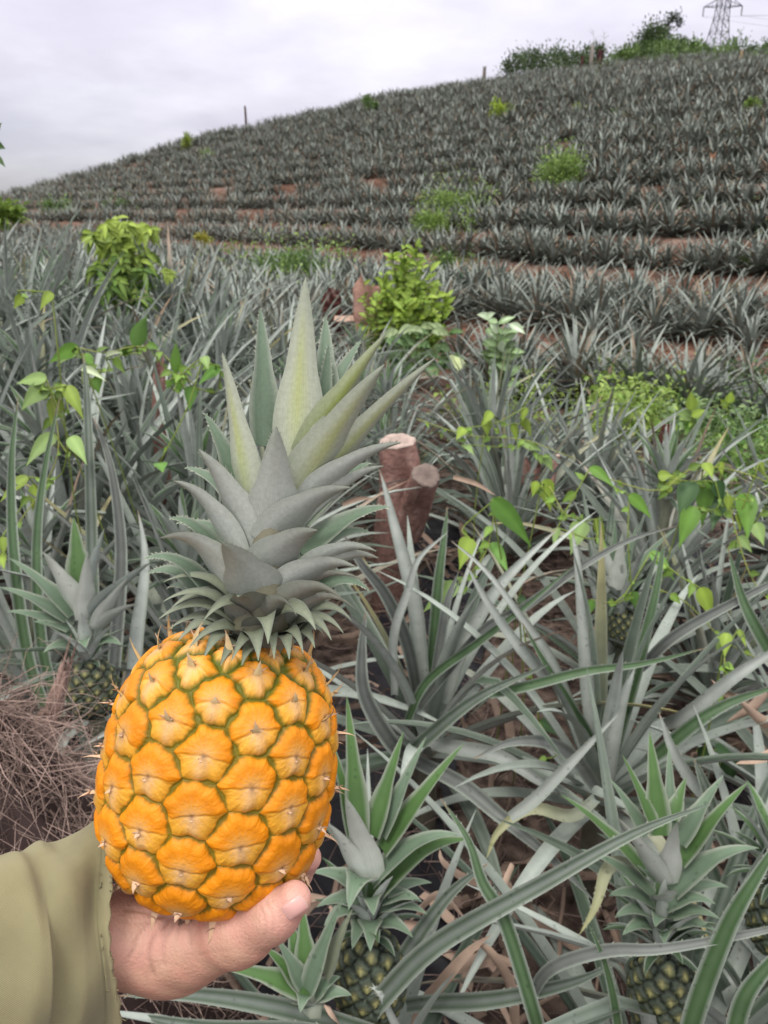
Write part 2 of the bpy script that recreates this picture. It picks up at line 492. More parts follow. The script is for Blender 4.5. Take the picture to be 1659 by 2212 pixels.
me = mesh_data("ground", gv.reshape(-1, 3), gq, [], gc.reshape(-1, 4), mat_ground())
tag(link("ground", me), kind="structure")
# ------------------------------------------------------------------ the held pineapple
GOLD = math.radians(137.507764)
def fruit_arrays(R, H, n_eye, nth, ns, pal, pw=.72, phase=0.0, bump=.0025, seed=1, cols=None, sp=.0232, off=0.0):
    """barrel with spiral eyes; local frame z up the fruit. returns V,Q,C and the eyes' points, normals, ups"""
    rng = np.random.default_rng(seed)
    psi_f = np.linspace(-math.pi / 2, math.pi / 2, 2001)
    def prof(p):
        c, s = np.cos(p), np.sin(p)
        r = R * np.abs(c) ** pw; z = H * np.sign(s) * np.abs(s) ** (.86)
        r = r * (1 + .05 * (-z / H))
        return r, z
    rf, zf = prof(psi_f)
    ds = np.hypot(np.diff(rf), np.diff(zf))
    area = np.concatenate([[0], np.cumsum(ds * (rf[1:] + rf[:-1]) / 2)]); area /= area[-1]
    arcl = np.concatenate([[0], np.cumsum(ds)]); arcl /= arcl[-1]
    # eyes
    k = np.arange(n_eye)
    pe = np.interp((k + .5) / n_eye, area, psi_f)
    te = k * GOLD + phase
    if cols:                                                     # staggered columns, slightly wound round the fruit
        Ltot = ds.sum(); pe, te = [], []
        for j_ in range(cols):
            s0 = off + (.5 * sp if j_ % 2 else 0)
            for q_ in np.arange(s0 % sp, Ltot - .004, sp):
                if q_ < .006: continue
                pe.append(np.interp(q_ / Ltot, arcl, psi_f)); te.append(j_ * 2 * math.pi / cols + phase + (q_ - Ltot / 2) * .75)
        pe = np.array(pe) + rng.normal(0, .012, len(pe)); te = np.array(te) + rng.normal(0, .018, len(te)); n_eye = len(pe)
    def frame(th, p):
        r, z = prof(p); r2, z2 = prof(np.clip(p + 1e-3, -math.pi / 2, math.pi / 2)); r1, z1 = prof(np.clip(p - 1e-3, -math.pi / 2, math.pi / 2))
        dr, dz = r2 - r1, z2 - z1; l = np.hypot(dr, dz) + 1e-12; dr, dz = dr / l, dz / l
        c, s = np.cos(th), np.sin(th)
        P = np.stack([r * c, r * s, z], -1)
        Uv = np.stack([dr * c, dr * s, dz], -1)
        Tv = np.stack([-s, c, 0 * c], -1)
        Nv = np.stack([dz * c, dz * s, -dr], -1)
        return P, Tv, Uv, Nv
    Pe, Te, Ue, Ne = frame(te, pe)
    thg = np.linspace(0, 2 * math.pi, nth, endpoint=False)
    psg = np.interp(np.linspace(0, 1, ns), arcl, psi_f)
    TH, PS = np.meshgrid(thg, psg, indexing='ij')
    P, Tv, Uv, Nv = frame(TH.ravel(), PS.ravel())
    # nearest two eyes
    i1 = np.zeros(len(P), int); d1 = np.full(len(P), 9.0); d2 = np.full(len(P), 9.0)
    for e_ in range(n_eye):
        dq = np.linalg.norm(P - Pe[e_], axis=1)
        nearer = dq < d1
        d2 = np.where(nearer, d1, np.minimum(d2, dq))
        i1 = np.where(nearer, e_, i1); d1 = np.where(nearer, dq, d1)
    cell = sp * .5 if cols else math.sqrt(4 * math.pi * R * H / n_eye) * .5
    rel = P - Pe[i1]
    a = (rel * Te[i1]).sum(1) / cell; b = (rel * Ue[i1]).sum(1) / cell
    tw_ = rng.normal(0, .16, n_eye)[i1]; a, b = a * np.cos(tw_) - b * np.sin(tw_), a * np.sin(tw_) + b * np.cos(tw_)
    border = (d2 - d1) / (2 * cell)
    ang = np.arctan2(b, a)
    er = rng.uniform(0, 6.28, n_eye)[i1]
    border = border + .05 * np.sin(5 * ang + er) * np.clip(1 - border, 0, 1) + .03 * np.sin(9 * ang + 2 * er)
    bb = np.clip(border, 0, 1)
    dome = 1 - (1 - np.clip(bb * 2.3, 0, 1)) ** 2.2
    upn = np.sin(PS.ravel())
    b0 = -.13 + .24 * np.minimum(upn + .1, 0) - .34 * a * a * (upn + .1) + .05 * np.sin(er * 3) * a
    cap = sstep(-.05, .07, b - b0 + .03 * np.sin(a * 9 + er))
    h = bump * dome
    h = h + bump * .24 * cap * dome * (1 - .45 * np.exp(-((a / .3) ** 2 + ((b - b0) / .3) ** 2)))
    h = h - bump * .17 * np.exp(-((b - b0) / .055) ** 2) * dome * (.25 + .75 * np.exp(-(a / .42) ** 2))
    h = h + bump * .28 * np.exp(-(a / (.16 + .1 * np.clip(-b, 0, 1))) ** 2) * (1 - cap) * dome
    rip = np.sin(ang * 23 + er) + .6 * np.sin(ang * 41 + 2 * er)
    edgez = np.clip(1 - abs(bb - .22) / .3, 0, 1)
    h = h + bump * .022 * rip * edgez
    V = P + Nv * h[:, None]
    # pigment
    rr = np.hypot(a, b - b0)
    orange, deep, yellow, pink, green, dark = [np.array(c, float) for c in pal]
    up = sstep(-.2, 1.0, PS.ravel() / (math.pi / 2))
    C = np.where(cap[:, None] > .5, orange, yellow)
    w = cap * sstep(.25, .7, rr); C = C + (deep - C) * (w * .75)[:, None]
    w = np.exp(-(rr / .40) ** 2) * (.62 + .28 * np.sin(ang * 13 + er)); C = C + (pink - C) * np.clip(w, 0, .8)[:, None]
    w = (1 - cap) * np.exp(-(a / .22) ** 2) * .6 * dome; C = C + (pink - C) * w[:, None]
    st = .5 + .5 * np.sin(ang * 23 + er)
    gw = sstep(.085 + .18 * up + .05 * st, .01, bb) * (.8 + .2 * up) ; C = C + (green - C) * np.clip(gw, 0, 1)[:, None]
    w = np.exp(-(rr / .11) ** 2) * .75; C = C + (dark - C) * w[:, None]
    ev = rng.uniform(.9, 1.07, n_eye)[i1]
    C = C * ev[:, None]
    C = np.hstack([np.clip(C, 0, 1), np.full((len(C), 1), .5)])
    i = np.arange(nth)[:, None]; j = np.arange(ns - 1)[None]; i2 = (i + 1) % nth
    Q = np.stack([i * ns + j, i2 * ns + j, i2 * ns + j + 1, i * ns + j + 1], -1).reshape(-1, 4)
    return V, Q, C, (Pe, Te, Ue, Ne, cell)

RIPE = [(.76, .305, .006), (.72, .22, .002), (.75, .36, .03), (.62, .385, .19), (.085, .11, .008), (.12, .055, .028)]
UNRIPE = [(.055, .068, .045), (.038, .05, .036), (.08, .09, .045), (.29, .27, .11), (.009, .013, .010), (.22, .18, .07)]

TILT = math.radians(8.5)
LEAN = math.radians(3)             # top leans slightly towards the camera
DF = .368
fc = at(478, 1648, DF)             # fruit centre
AXF = nrm(RT * math.sin(TILT) + UP * math.cos(TILT) - FW * math.sin(LEAN))
RTF = nrm(RT - AXF * (RT @ AXF)); AWF = np.cross(AXF, RTF)
def frame_m(o, x, y, z):
    M = np.eye(4); M[:3, 0], M[:3, 1], M[:3, 2], M[:3, 3] = x, y, z, o
    return M
FR, FH = .0528, .0598
base_pt = fc - AXF * FH
held = thing("pineapple", "ripe orange pineapple with a tall grey-green crown, held up by a hand", "pineapple", tuple(base_pt))
V, Q, C, eyes = fruit_arrays(FR, FH, 90, 1100, 600, RIPE, cols=16, off=.0035, pw=.58)
toW = lambda L: fc + L[..., 0:1] * RTF + L[..., 1:2] * AWF + L[..., 2:3] * AXF
dirW = lambda L: L[..., 0:1] * RTF + L[..., 1:2] * AWF + L[..., 2:3] * AXF
mb = MB(); mb.add(toW(V), Q, C)
fruit = mb.build("fruit", M_FRUIT, held)
rng = np.random.default_rng(5)
Pe, Te, Ue, Ne, cell = eyes
for k in range(len(Pe)):
    p, t, u, n = toW(Pe[k]), dirW(Te[k]), dirW(Ue[k]), dirW(Ne[k])
    if n @ nrm(CAMP - p) < -.35: continue
    hi = Pe[k][2] / FH
    facing = max(0, n @ nrm(CAMP - p))
    L = rng.uniform(.0045, .009) * (1.35 - .75 * facing) if hi < .55 else rng.uniform(.010, .016) * (1.1 - .45 * facing)
    lat = rng.uniform(-.35, .35)
    b0 = p + n * .0022 - u * (.19 * cell)
    dn = -.25 if hi < .45 else .45
    fl = 1 - .62 * facing
    p1 = b0 + n * L * .62 * fl + u * L * (dn * .3) + t * lat * L * .3
    p2 = b0 + n * L * .95 * fl ** 1.6 + u * L * dn * rng.uniform(.6, 1.5) + t * lat * L
    if hi < -.1: p2 = p2 - u * L * .1
    Pc = bez(b0 - n * .002, p1, p2, 9)
    tt = np.linspace(0, 1, 9)
    W = .0026 * (1 - tt) ** 1.25 + .00014
    pale = np.array([.66, .44, .28]) if hi < .55 else np.array([.66, .50, .24])
    tipc = np.array([.42, .27, .18])
    cc = pale + (tipc - pale) * (tt[:, None] ** 1.3) * rng.uniform(.5, 1)
    mb = MB(); blade(mb, Pc, t, W, chan=-.25, th=.0009, ct=cc, cb=cc * .8, ce=cc * .9)
    # a frayed side barb
    for sg in (-1, 1):
        if rng.random() < .6:
            q0 = Pc[3]; q2 = q0 + sg * t * L * .32 + n * L * .22
            blade(mb, bez(q0, q0 + sg * t * L * .2, q2, 5), u, np.linspace(.0007, .0001, 5), ct=tipc, cb=tipc)
    mb.build("bract", M_BRACT, fruit)
# dry stalk scar and papery scales under the fruit
mb = MB()
for k in range(16):
    th = k / 16 * 6.283 + rng.uniform(-.2, .2); r = np.array([math.cos(th), math.sin(th), 0]); t_ = np.array([-math.sin(th), math.cos(th), 0])
    b0 = toW((r * .010 + np.array([0, 0, -FH - .001]))[None])[0]
    tip = toW((r * rng.uniform(.022, .030) + np.array([0, 0, -FH - rng.uniform(.0, .006)]))[None])[0]
    Pc = bez(b0, (b0 + tip) / 2 - AXF * .003, tip, 7)
    c_ = np.array([.55, .45, .36]) * rng.uniform(.6, 1.1)
    blade(mb, Pc, dirW(t_[None])[0], np.linspace(.005, .0006, 7), ct=c_, cb=c_ * .8)
mb.build("stalk_scale", M_BRACT, fruit)

# ---- crowns: leaves given by base, tip (photo position), width, how far the tip stands towards the camera (mm), arch (mm), tone
def crown_leaf(base_px, tip_px, w, dz, arch, tone, d0, axis_pt, axis, rng, name, parent, detail=True, mat=None, sc=1.0, twist=0.0, face=.5):
    b = at(base_px[0], base_px[1], d0 - dz * .14e-3)
    tip = at(tip_px[0], tip_px[1], d0 - dz * 1e-3)
    ch = tip - b; L = np.linalg.norm(ch)
    mid = b + ch * .5 + axis * arch * 1e-3
    n = 22 if detail else 11
    P = bez(b, mid, tip, n)
    rad = ch - axis * (ch @ axis)
    rad = nrm(rad)
    S = np.cross(axis, rad)
    Sf = nrm(np.cross(nrm(ch), nrm(CAMP - b)))
    if Sf @ S < 0: Sf = -Sf
    S = nrm(S * .5 + Sf * face)
    if twist: S = S * math.cos(twist) + np.cross(nrm(ch), S) * math.sin(twist)
    hw = w * .62 * (d0 - dz * .5e-3) / FPX
    t = np.linspace(0, 1, n)
    W = hw * (.80 + .24 * np.sin(np.clip(t / .5, 0, 1) * math.pi)) * np.clip(1 - t ** 1.75, 0, 1) ** .92 * (1.0) + .00025
    g = np.array([.45, .48, .425])
    ctop, cbot = np.array([.10, .145, .095]), g.copy()
    cbm = g.copy()
    if tone == 'y': cbm = np.array([.41, .45, .20]); cbot = np.array([.41, .44, .34])
    elif tone == 'Y': cbm = np.array([.42, .48, .13]); cbot = np.array([.39, .44, .24])
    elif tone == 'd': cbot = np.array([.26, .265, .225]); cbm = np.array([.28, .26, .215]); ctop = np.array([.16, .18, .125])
    elif tone == 'n': cbot = cbm = np.array([.425, .45, .405])
    elif tone == 'g': ctop = GREEN_BR; cbot = np.array([.30, .34, .31]); cbm = cbot
    tt = t[:, None]
    fade = np.sin(np.clip(tt / .85, 0, 1) * math.pi) ** .8
    cB = cbot + 0 * tt; cBM = cbot + (cbm - cbot) * fade
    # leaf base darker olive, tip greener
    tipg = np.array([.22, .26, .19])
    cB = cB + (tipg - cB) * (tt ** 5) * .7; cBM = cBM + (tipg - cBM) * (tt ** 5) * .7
    cT = ctop * (1 + .25 * tt); ce = np.array([.25, .275, .22]) + 0 * tt
    if tone == 'd': ce = ce * .6
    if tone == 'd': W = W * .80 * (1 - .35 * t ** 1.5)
    mb = MB()
    S2, N2 = blade(mb, P, S, W, chan=.30, th=.0008 * sc, ct=cT, cb=cB, ce=ce, cmid=cT * 1.1, cb_mid=cBM)
    if detail and tone != 'd':
        teeth(mb, P, S2, N2, W, rng, .62, .97, 9, max(.0012, hw * .08), (.38, .40, .31, .5), chan=.34)
    return mb.build(name, mat or M_CROWN, parent)

cr_d = .366
cr_base = at(556, 1395, cr_d)
cr_tilt = math.radians(7.5)
CAX = nrm(RT * math.sin(cr_tilt) + UP * math.cos(cr_tilt))
CR_LEAVES = [
 # back first
 (571, 964, 562, 665, 58, -15, 4, 'n'), (700, 900, 703, 684, 52, -20, 4, 'n'), (655, 960, 780, 735, 52, -16, 6, 'n'),
 (524, 1080, 442, 893, 56, -7, 5, 'n'), (545, 1130, 400, 1010, 50, -16, 10, 'n'), (650, 1130, 800, 1000, 54, -18, 10, 'n'),
 (540, 1200, 380, 1130, 46, -14, 10, 'n'), (640, 1220, 800, 1150, 46, -14, 12, 'n'),
 (536, 1090, 480, 762, 66, 9, 5, 'y'), (635, 1000, 660, 599, 96, 13, 3, 'y'), (690, 945, 710, 746, 44, -3, 2, 'Y'),
 (655, 985, 833, 721, 62, 3, 5, 'Y'), (655, 1080, 940, 774, 62, 4, 8, 'y'), (632, 1085, 831, 787, 92, 22, 8, 'y'),
 (548, 1190, 429, 971, 82, 15, 9, 'n'), (640, 1100, 866, 956, 56, 11, 12, 'n'), (650, 1140, 829, 1007, 46, -2, 12, 'n'),
 (588, 1165, 596, 921, 104, 29, 3, 'n'), (571, 1175, 757, 1053, 76, 26, 12, 'n'), (655, 1200, 843, 1096, 52, -6, 12, 'n'),
 (516, 1205, 374, 1039, 56, 14, 14, 'n'), (480, 1222, 366, 1120, 46, 8, 12, 'n'),
 (558, 1250, 686, 1145, 88, 33, 10, 'n'), (640, 1255, 813, 1191, 50, 12, 15, 'n'), (650, 1275, 817, 1206, 46, 6, 15, 'n'),
 (516, 1290, 344, 1163, 70, 24, 20, 'n'), (461, 1300, 312, 1207, 46, 14, 16, 'n'), (445, 1300, 318, 1240, 50, 2, 14, 'n'),
 (440, 1310, 362, 1270, 40, -6, 10, 'n'), (560, 1305, 480, 1173, 108, 37, 6, 'n'), (595, 1290, 770, 1225, 66, 26, 14, 'n'),
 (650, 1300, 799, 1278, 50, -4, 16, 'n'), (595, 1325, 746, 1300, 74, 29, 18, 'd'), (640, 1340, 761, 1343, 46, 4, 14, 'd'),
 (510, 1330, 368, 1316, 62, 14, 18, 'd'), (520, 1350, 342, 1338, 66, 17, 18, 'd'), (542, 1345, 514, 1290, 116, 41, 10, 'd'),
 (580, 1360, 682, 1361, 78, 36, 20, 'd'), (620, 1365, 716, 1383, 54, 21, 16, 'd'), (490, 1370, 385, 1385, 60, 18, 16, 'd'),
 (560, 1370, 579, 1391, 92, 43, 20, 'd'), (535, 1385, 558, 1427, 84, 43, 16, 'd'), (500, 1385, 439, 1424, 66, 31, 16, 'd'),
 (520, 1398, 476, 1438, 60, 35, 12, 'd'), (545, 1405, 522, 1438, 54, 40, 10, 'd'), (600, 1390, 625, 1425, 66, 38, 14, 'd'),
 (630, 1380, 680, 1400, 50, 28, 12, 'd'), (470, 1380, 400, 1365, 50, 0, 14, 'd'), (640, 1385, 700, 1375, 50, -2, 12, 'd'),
]
for (bx, by, tx, ty, w, dz, arch) in ((530, 1320, 352, 1258, 44, 12, 18), (600, 1310, 790, 1258, 44, 14, 18), (520, 1345, 352, 1300, 44, 20, 18), (615, 1345, 770, 1318, 44, 20, 18), (510, 1370, 362, 1362, 44, 14, 16),
        (620, 1368, 742, 1368, 44, 14, 16), (530, 1380, 408, 1400, 48, 30, 16), (600, 1385, 655, 1412, 50, 34, 16), (550, 1390, 500, 1428, 50, 42, 14), (575, 1390, 592, 1424, 50, 44, 14), (560, 1350, 640, 1330, 56, 42, 18), (540, 1340, 440, 1340, 56, 36, 18)):
    CR_LEAVES.append((bx, by, tx, ty, w, dz, arch, 'd'))
crown = None
mbc = MB()
# short woody core the leaves grow from
tube(mbc, np.array([cr_base + CAX * h for h in np.linspace(-.014, .075, 8)]), np.linspace(.017, .006, 8), (.16, .15, .10, .5), seg=14)
crown = mbc.build("crown", M_CROWN, held)
rng = np.random.default_rng(11)
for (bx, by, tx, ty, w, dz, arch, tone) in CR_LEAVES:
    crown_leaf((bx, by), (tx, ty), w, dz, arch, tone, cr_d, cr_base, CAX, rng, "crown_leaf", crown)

# ------------------------------------------------------------------ the hand and sleeve
def K(X, Y, d):   # camera-frame metres: x right, y up, z towards the camera
    return np.array([(X - CX) / FPX * d, -(Y - CY) / FPX * d, -d])
def smin(a, b, k):
    h = np.clip(.5 + .5 * (b - a) / k, 0, 1)
    return b * (1 - h) + a * h - k * h * (1 - h)
def sd_cap(P, a, b, ra, rb):
    ab = b - a; t = np.clip(((P - a) @ ab) / (ab @ ab), 0, 1)
    return np.linalg.norm(P - a - t[..., None] * ab, axis=-1) - (ra + (rb - ra) * t)
def sd_ell(P, c, r, Rm=None):
    q = P - c
    if Rm is not None: q = q @ Rm
    k0 = np.linalg.norm(q / r, axis=-1); k1 = np.linalg.norm(q / (np.asarray(r) ** 2), axis=-1)
    return k0 * (k0 - 1) / np.maximum(k1, 1e-9)
c2 = lambda v: np.array([v @ RT, v @ UP, -(v @ FW)])
FCc = c2(fc - CAMP); AXc, RTc, AWc = c2(AXF), c2(RTF), c2(AWF)
def hand_sdf(P):
    chain = lambda pts, k=.006: None
    # forearm and wrist
    s = sd_cap(P, K(60, 2055, .336), K(300, 2010, .362), .025, .0205)
    s = smin(s, sd_ell(P, K(372, 2016, .370), (.026, .0195, .027)), .016)          # ball of the thumb
    s = smin(s, sd_ell(P, K(420, 2010, .400), (.034, .018, .026)), .016)           # palm under the fruit
    s = smin(s, sd_cap(P, K(385, 2052, .362), K(520, 2012, .346), .0175, .0128), .014)
    s = smin(s, sd_cap(P, K(520, 2012, .346), K(590, 1976, .338), .0124, .0104), .010)
    s = smin(s, sd_cap(P, K(590, 1976, .338), K(634, 1944, .334), .0102, .0079), .006)
    # four fingers curl round the back of the fruit
    F = [[(470, 1985, .418, .0105), (575, 1925, .432, .0095), (640, 1885, .424, .0085), (664, 1853, .404, .0075)],
         [(440, 1950, .428, .0108), (545, 1860, .446, .0098), (640, 1800, .440, .0088), (684, 1770, .422, .0076)],
         [(405, 1920, .430, .0102), (490, 1800, .450, .0092), (590, 1735, .449, .0082), (650, 1715, .437, .0072)],
         [(370, 1910, .424, .0092), (425, 1800, .444, .0082), (500, 1735, .449, .0073), (560, 1715, .445, .0064)]]
    for f in F:
        s = smin(s, sd_cap(P, K(395, 1990, .405), K(*f[0][:3]), .016, f[0][3]), .012)
        g = None
        for q, r in zip(f[:-1], f[1:]):
            c = sd_cap(P, K(*q[:3]), K(*r[:3]), q[3], r[3])
            g = c if g is None else smin(g, c, .004)
        s = smin(s, g, .006)
    # flesh gives way to the fruit it carries
    q = P - FCc
    L = np.stack([q @ RTc, q @ AWc, q @ AXc], -1)
    fr = sd_ell(L, np.zeros(3), (FR + .0015, FR + .0015, FH + .0012))
    s = -smin(-s, fr, .003)
    return s
lo, hi_ = K(0, 2260, .33), K(745, 1640, .33)
lo = np.array([-.190, -.268, -.468]); hi_ = np.array([-.020, -.118, -.306])
vs = .0009
nx = [int((hi_[k] - lo[k]) / vs) + 1 for k in range(3)]
gx = [lo[k] + vs * np.arange(nx[k]) for k in range(3)]
sd = np.empty(nx, np.float32)
YY, ZZ = np.meshgrid(gx[1], gx[2], indexing='ij')
for i0 in range(nx[0]):
    sd[i0] = hand_sdf(np.stack([np.full_like(YY, gx[0][i0]), YY, ZZ], -1))
import openvdb as vdb
grid = vdb.FloatGrid(.02); grid.copyFromArray(np.clip(sd, -.02, .02))
pts, quads = grid.convertToQuads(isovalue=0.0)
HV = lo + np.asarray(pts, float) * vs
HQ = np.asarray(quads, int)[:, ::-1]
def grad(P):
    e_ = 6e-4; g = []
    for k in range(3):
        o = np.zeros(3); o[k] = e_
        g.append(hand_sdf(P + o) - hand_sdf(P - o))
    return nrm(np.stack(g, -1))
HN = grad(HV)
fn = np.cross(HV[HQ[:, 1]] - HV[HQ[:, 0]], HV[HQ[:, 2]] - HV[HQ[:, 0]])
if (fn * HN[HQ[:, 0]]).sum(1).mean() < 0: HQ = HQ[:, ::-1]
hx = CX + HV[:, 0] / -HV[:, 2] * FPX; hy = CY - HV[:, 1] / -HV[:, 2] * FPX
front = sstep(.0, .5, HN[:, 2])
CREASE = [  # (points, depth mm, half width)
 ([(354, 1973), (309, 2010), (290, 2048), (281, 2067)], .45, 4), ([(366, 1985), (337, 2018), (323, 2062), (330, 2104)], .7, 4), ([(380, 1988), (362, 2020), (352, 2052), (356, 2085)], .55, 3.5),
 ([(403, 1987), (409, 2012), (410, 2040)], .5, 3.5), ([(392, 1986), (384, 2010), (381, 2030)], .4, 3), ([(270, 1964), (312, 1970), (356, 1982)], .5, 4.5), ([(272, 1990), (300, 1996), (330, 1990)], .25, 4),
 ([(432, 1985), (446, 2004), (452, 2030)], .22, 3.5), ([(575, 1950), (588, 1978), (590, 2012)], .28, 4), ([(562, 1958), (574, 1990), (573, 2026)], .22, 3.5), ([(590, 1945), (603, 1970), (608, 1996)], .18, 3.5),
 ([(300, 2060), (330, 2078), (372, 2082)], .18, 4), ([(420, 2070), (455, 2058), (500, 2052)], .15, 4)]
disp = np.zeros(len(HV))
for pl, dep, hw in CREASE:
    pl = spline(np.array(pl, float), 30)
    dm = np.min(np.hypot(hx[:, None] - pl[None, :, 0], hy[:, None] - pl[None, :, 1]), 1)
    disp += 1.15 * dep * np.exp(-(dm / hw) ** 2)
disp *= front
# soft knuckle and flesh unevenness
wob = .00035 * vnoise(HV[:, 0] * 120, HV[:, 1] * 120 + HV[:, 2] * 60)
HV2 = HV - HN * (disp[:, None] * 1.0e-3) + HN * wob[:, None]
skin = np.array([.62, .345, .27]); skin_lo = np.array([.50, .275, .19]); skin_pk = np.array([.64, .34, .28])
C = np.tile(skin, (len(HV), 1))
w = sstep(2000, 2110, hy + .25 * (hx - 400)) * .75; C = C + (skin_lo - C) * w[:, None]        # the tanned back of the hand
w = sstep(540, 640, hx) * .7; C = C + (skin_pk - C) * w[:, None]
mot = vnoise(HV[:, 0] * 160 + 3, HV[:, 1] * 150 + HV[:, 2] * 90)[:, None]; C = C + (np.array([.60, .27, .21]) - C) * np.clip(mot, 0, 1) * .35 + (np.array([.58, .38, .25]) - C) * np.clip(-mot, 0, 1) * .3
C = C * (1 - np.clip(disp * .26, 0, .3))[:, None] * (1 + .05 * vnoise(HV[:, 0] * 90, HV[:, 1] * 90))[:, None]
toCam = lambda L: CAMP + L[:, 0:1] * RT + L[:, 1:2] * UP - L[:, 2:3] * FW
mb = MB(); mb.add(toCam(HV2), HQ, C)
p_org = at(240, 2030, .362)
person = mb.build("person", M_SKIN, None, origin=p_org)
tag(person, "person's hand in an olive sleeve, thumb in front, cupped under the ripe pineapple", "person")
# thumbnail laid on the thumb
A1, B1 = np.meshgrid(np.linspace(-1, 1, 19), np.linspace(-1, 1, 23), indexing='ij')
ctr = np.array([637.0, 1952.0]); ax_l = nrm(np.array([44.0, -31.0])); ax_w = np.array([-ax_l[1], ax_l[0]])
rad_ = (np.abs(A1) ** 3 + np.abs(B1) ** 3) ** (1 / 3); sc_ = np.where(rad_ > 1, 1 / np.maximum(rad_, 1e-6), 1)
NX = ctr[0] + (A1 * sc_ * 29) * ax_l[0] + (B1 * sc_ * 21) * ax_w[0] + 0
NY = ctr[1] + (A1 * sc_ * 29) * ax_l[1] + (B1 * sc_ * 21) * ax_w[1] + 8
ray = np.stack([(NX - CX) / FPX, -(NY - CY) / FPX, -np.ones_like(NX)], -1).reshape(-1, 3)
dpt = np.full(len(ray), .30)
for _ in range(60):
    s_ = hand_sdf(ray * dpt[:, None]); dpt = dpt + np.clip(s_, -.003, .003) * .8
NP = ray * dpt[:, None]
ok = np.abs(hand_sdf(NP)) < .0015
NN = grad(NP)
edge = np.clip(np.maximum(np.abs(A1), np.abs(B1)).ravel(), 0, 1)
NP = NP + NN * (.0007 - .0011 * edge[:, None] ** 6)
n1_, n2_ = A1.shape
q_ = np.array([[i * n2_ + j, i * n2_ + j + 1, (i + 1) * n2_ + j + 1, (i + 1) * n2_ + j] for i in range(n1_ - 1) for j in range(n2_ - 1)])
q_ = q_[ok[q_].all(1)]
nc = np.tile(np.array([.66, .37, .33]), (len(NP), 1)); tip_w = sstep(.72, .95, A1.ravel()); nc = nc + (np.array([.72, .56, .47]) - nc) * tip_w[:, None]
nc = nc + (np.array([.72, .48, .43]) - nc) * (sstep(-.6, -.95, A1.ravel()) * .6)[:, None]
mb = MB(); mb.add(toCam(NP), q_, nc)
mb.build("thumbnail", M_NAIL, person)

# sleeve: a wide worn work sleeve, open cuff round the wrist
def mat_cloth():
    m = bpy.data.materials.new("olive_cloth"); m.use_nodes = True
    t = m.node_tree; p = t.nodes["Principled BSDF"]; p.inputs["Roughness"].default_value = .9; p.inputs["Specular IOR Level"].default_value = .15
    p.inputs["Sheen Weight"].default_value = .15
    a = t.nodes.new("ShaderNodeAttribute"); a.attribute_name = "Col"
    uv = t.nodes.new("ShaderNodeAttribute"); uv.attribute_name = "st"
    w1 = t.nodes.new("ShaderNodeTexWave"); w1.bands_direction = 'Y'; w1.inputs["Scale"].default_value = 52; w1.inputs["Distortion"].default_value = 1.2; w1.inputs["Detail"].default_value = 2; w1.inputs["Detail Scale"].default_value = 4
    w2 = t.nodes.new("ShaderNodeTexWave"); w2.bands_direction = 'X'; w2.inputs["Scale"].default_value = 66; w2.inputs["Distortion"].default_value = 1.5; w2.inputs["Detail"].default_value = 2; w2.inputs["Detail Scale"].default_value = 4
    for w in (w1, w2): t.links.new(uv.outputs["Vector"], w.inputs["Vector"])
    tcn = t.nodes.new("ShaderNodeTexCoord")
    n = t.nodes.new("ShaderNodeTexNoise"); n.inputs["Scale"].default_value = 30; n.inputs["Detail"].default_value = 8
    t.links.new(tcn.outputs["Object"], n.inputs["Vector"])
    def mth(op, x, y):
        k = t.nodes.new("ShaderNodeMath"); k.operation = op
        for i, v in enumerate((x, y)):
            if isinstance(v, (int, float)): k.inputs[i].default_value = v
            else: t.links.new(v, k.inputs[i])
        return k.outputs[0]
    hgt = mth('ADD', mth('MULTIPLY', w1.outputs["Fac"], .7), mth('MULTIPLY', w2.outputs["Fac"], .3))
    f = mth('MULTIPLY', mth('ADD', mth('MULTIPLY', hgt, .5), .74), mth('ADD', mth('MULTIPLY', n.outputs["Fac"], .9), .55))
    vm = t.nodes.new("ShaderNodeVectorMath"); vm.operation = 'SCALE'
    t.links.new(a.outputs["Color"], vm.inputs[0]); t.links.new(f, vm.inputs["Scale"]); t.links.new(vm.outputs[0], p.inputs["Base Color"])
    b = t.nodes.new("ShaderNodeBump"); b.inputs["Strength"].default_value = .5; b.inputs["Distance"].default_value = .0006
    t.links.new(hgt, b.inputs["Height"]); t.links.new(b.outputs[0], p.inputs["Normal"])
    return m
M_CLOTH = mat_cloth()
nl, nr = 150, 220
s = np.linspace(0, 1, nl)
cl_ = np.array([K(*q) for q in [(206, 2026, .352), (110, 2070, .340), (0, 2132, .327), (-330, 2330, .285), (-620, 2560, .25)]])
Pc = spline(cl_, nl)
Tn = nrm(np.gradient(Pc, axis=0))
Bv = np.tile([0.06, 1.0, 0], (nl, 1))
Nv_ = nrm(np.cross(Bv, Tn)); Nv_ = np.where(Nv_[:, 2:3] < 0, -Nv_, Nv_)                             # towards the camera
phi = np.linspace(0, 2 * math.pi, nr, endpoint=False)
ra = np.interp(s, [0, .1, .3, 1], [.0495, .0480, .050, .066]); rb = np.interp(s, [0, .1, .3, 1], [.030, .031, .036, .055])
PH, SS = np.meshgrid(phi, s)
rip_ = .0017 * np.sin(3 * PH + 9 * SS + 1) + .0016 * np.sin(5 * PH - 14 * SS + 2) + .0012 * np.sin(2 * PH + 26 * SS)
rip_ = rip_ + .0016 * np.exp(-((SS - .16) / .05) ** 2) * np.sin(2 * PH + 1.0) + .0010 * np.sin(4 * PH + 16 * SS + 1.5 * np.sin(7 * SS)) + .0012 * np.exp(-((SS - .55 + .08 * np.cos(PH)) / .03) ** 2)
hem = .0010 * np.exp(-((SS - .012) / .010) ** 2) + .0006 * (SS < .065) - .0005 * np.exp(-((SS - .068) / .005) ** 2)
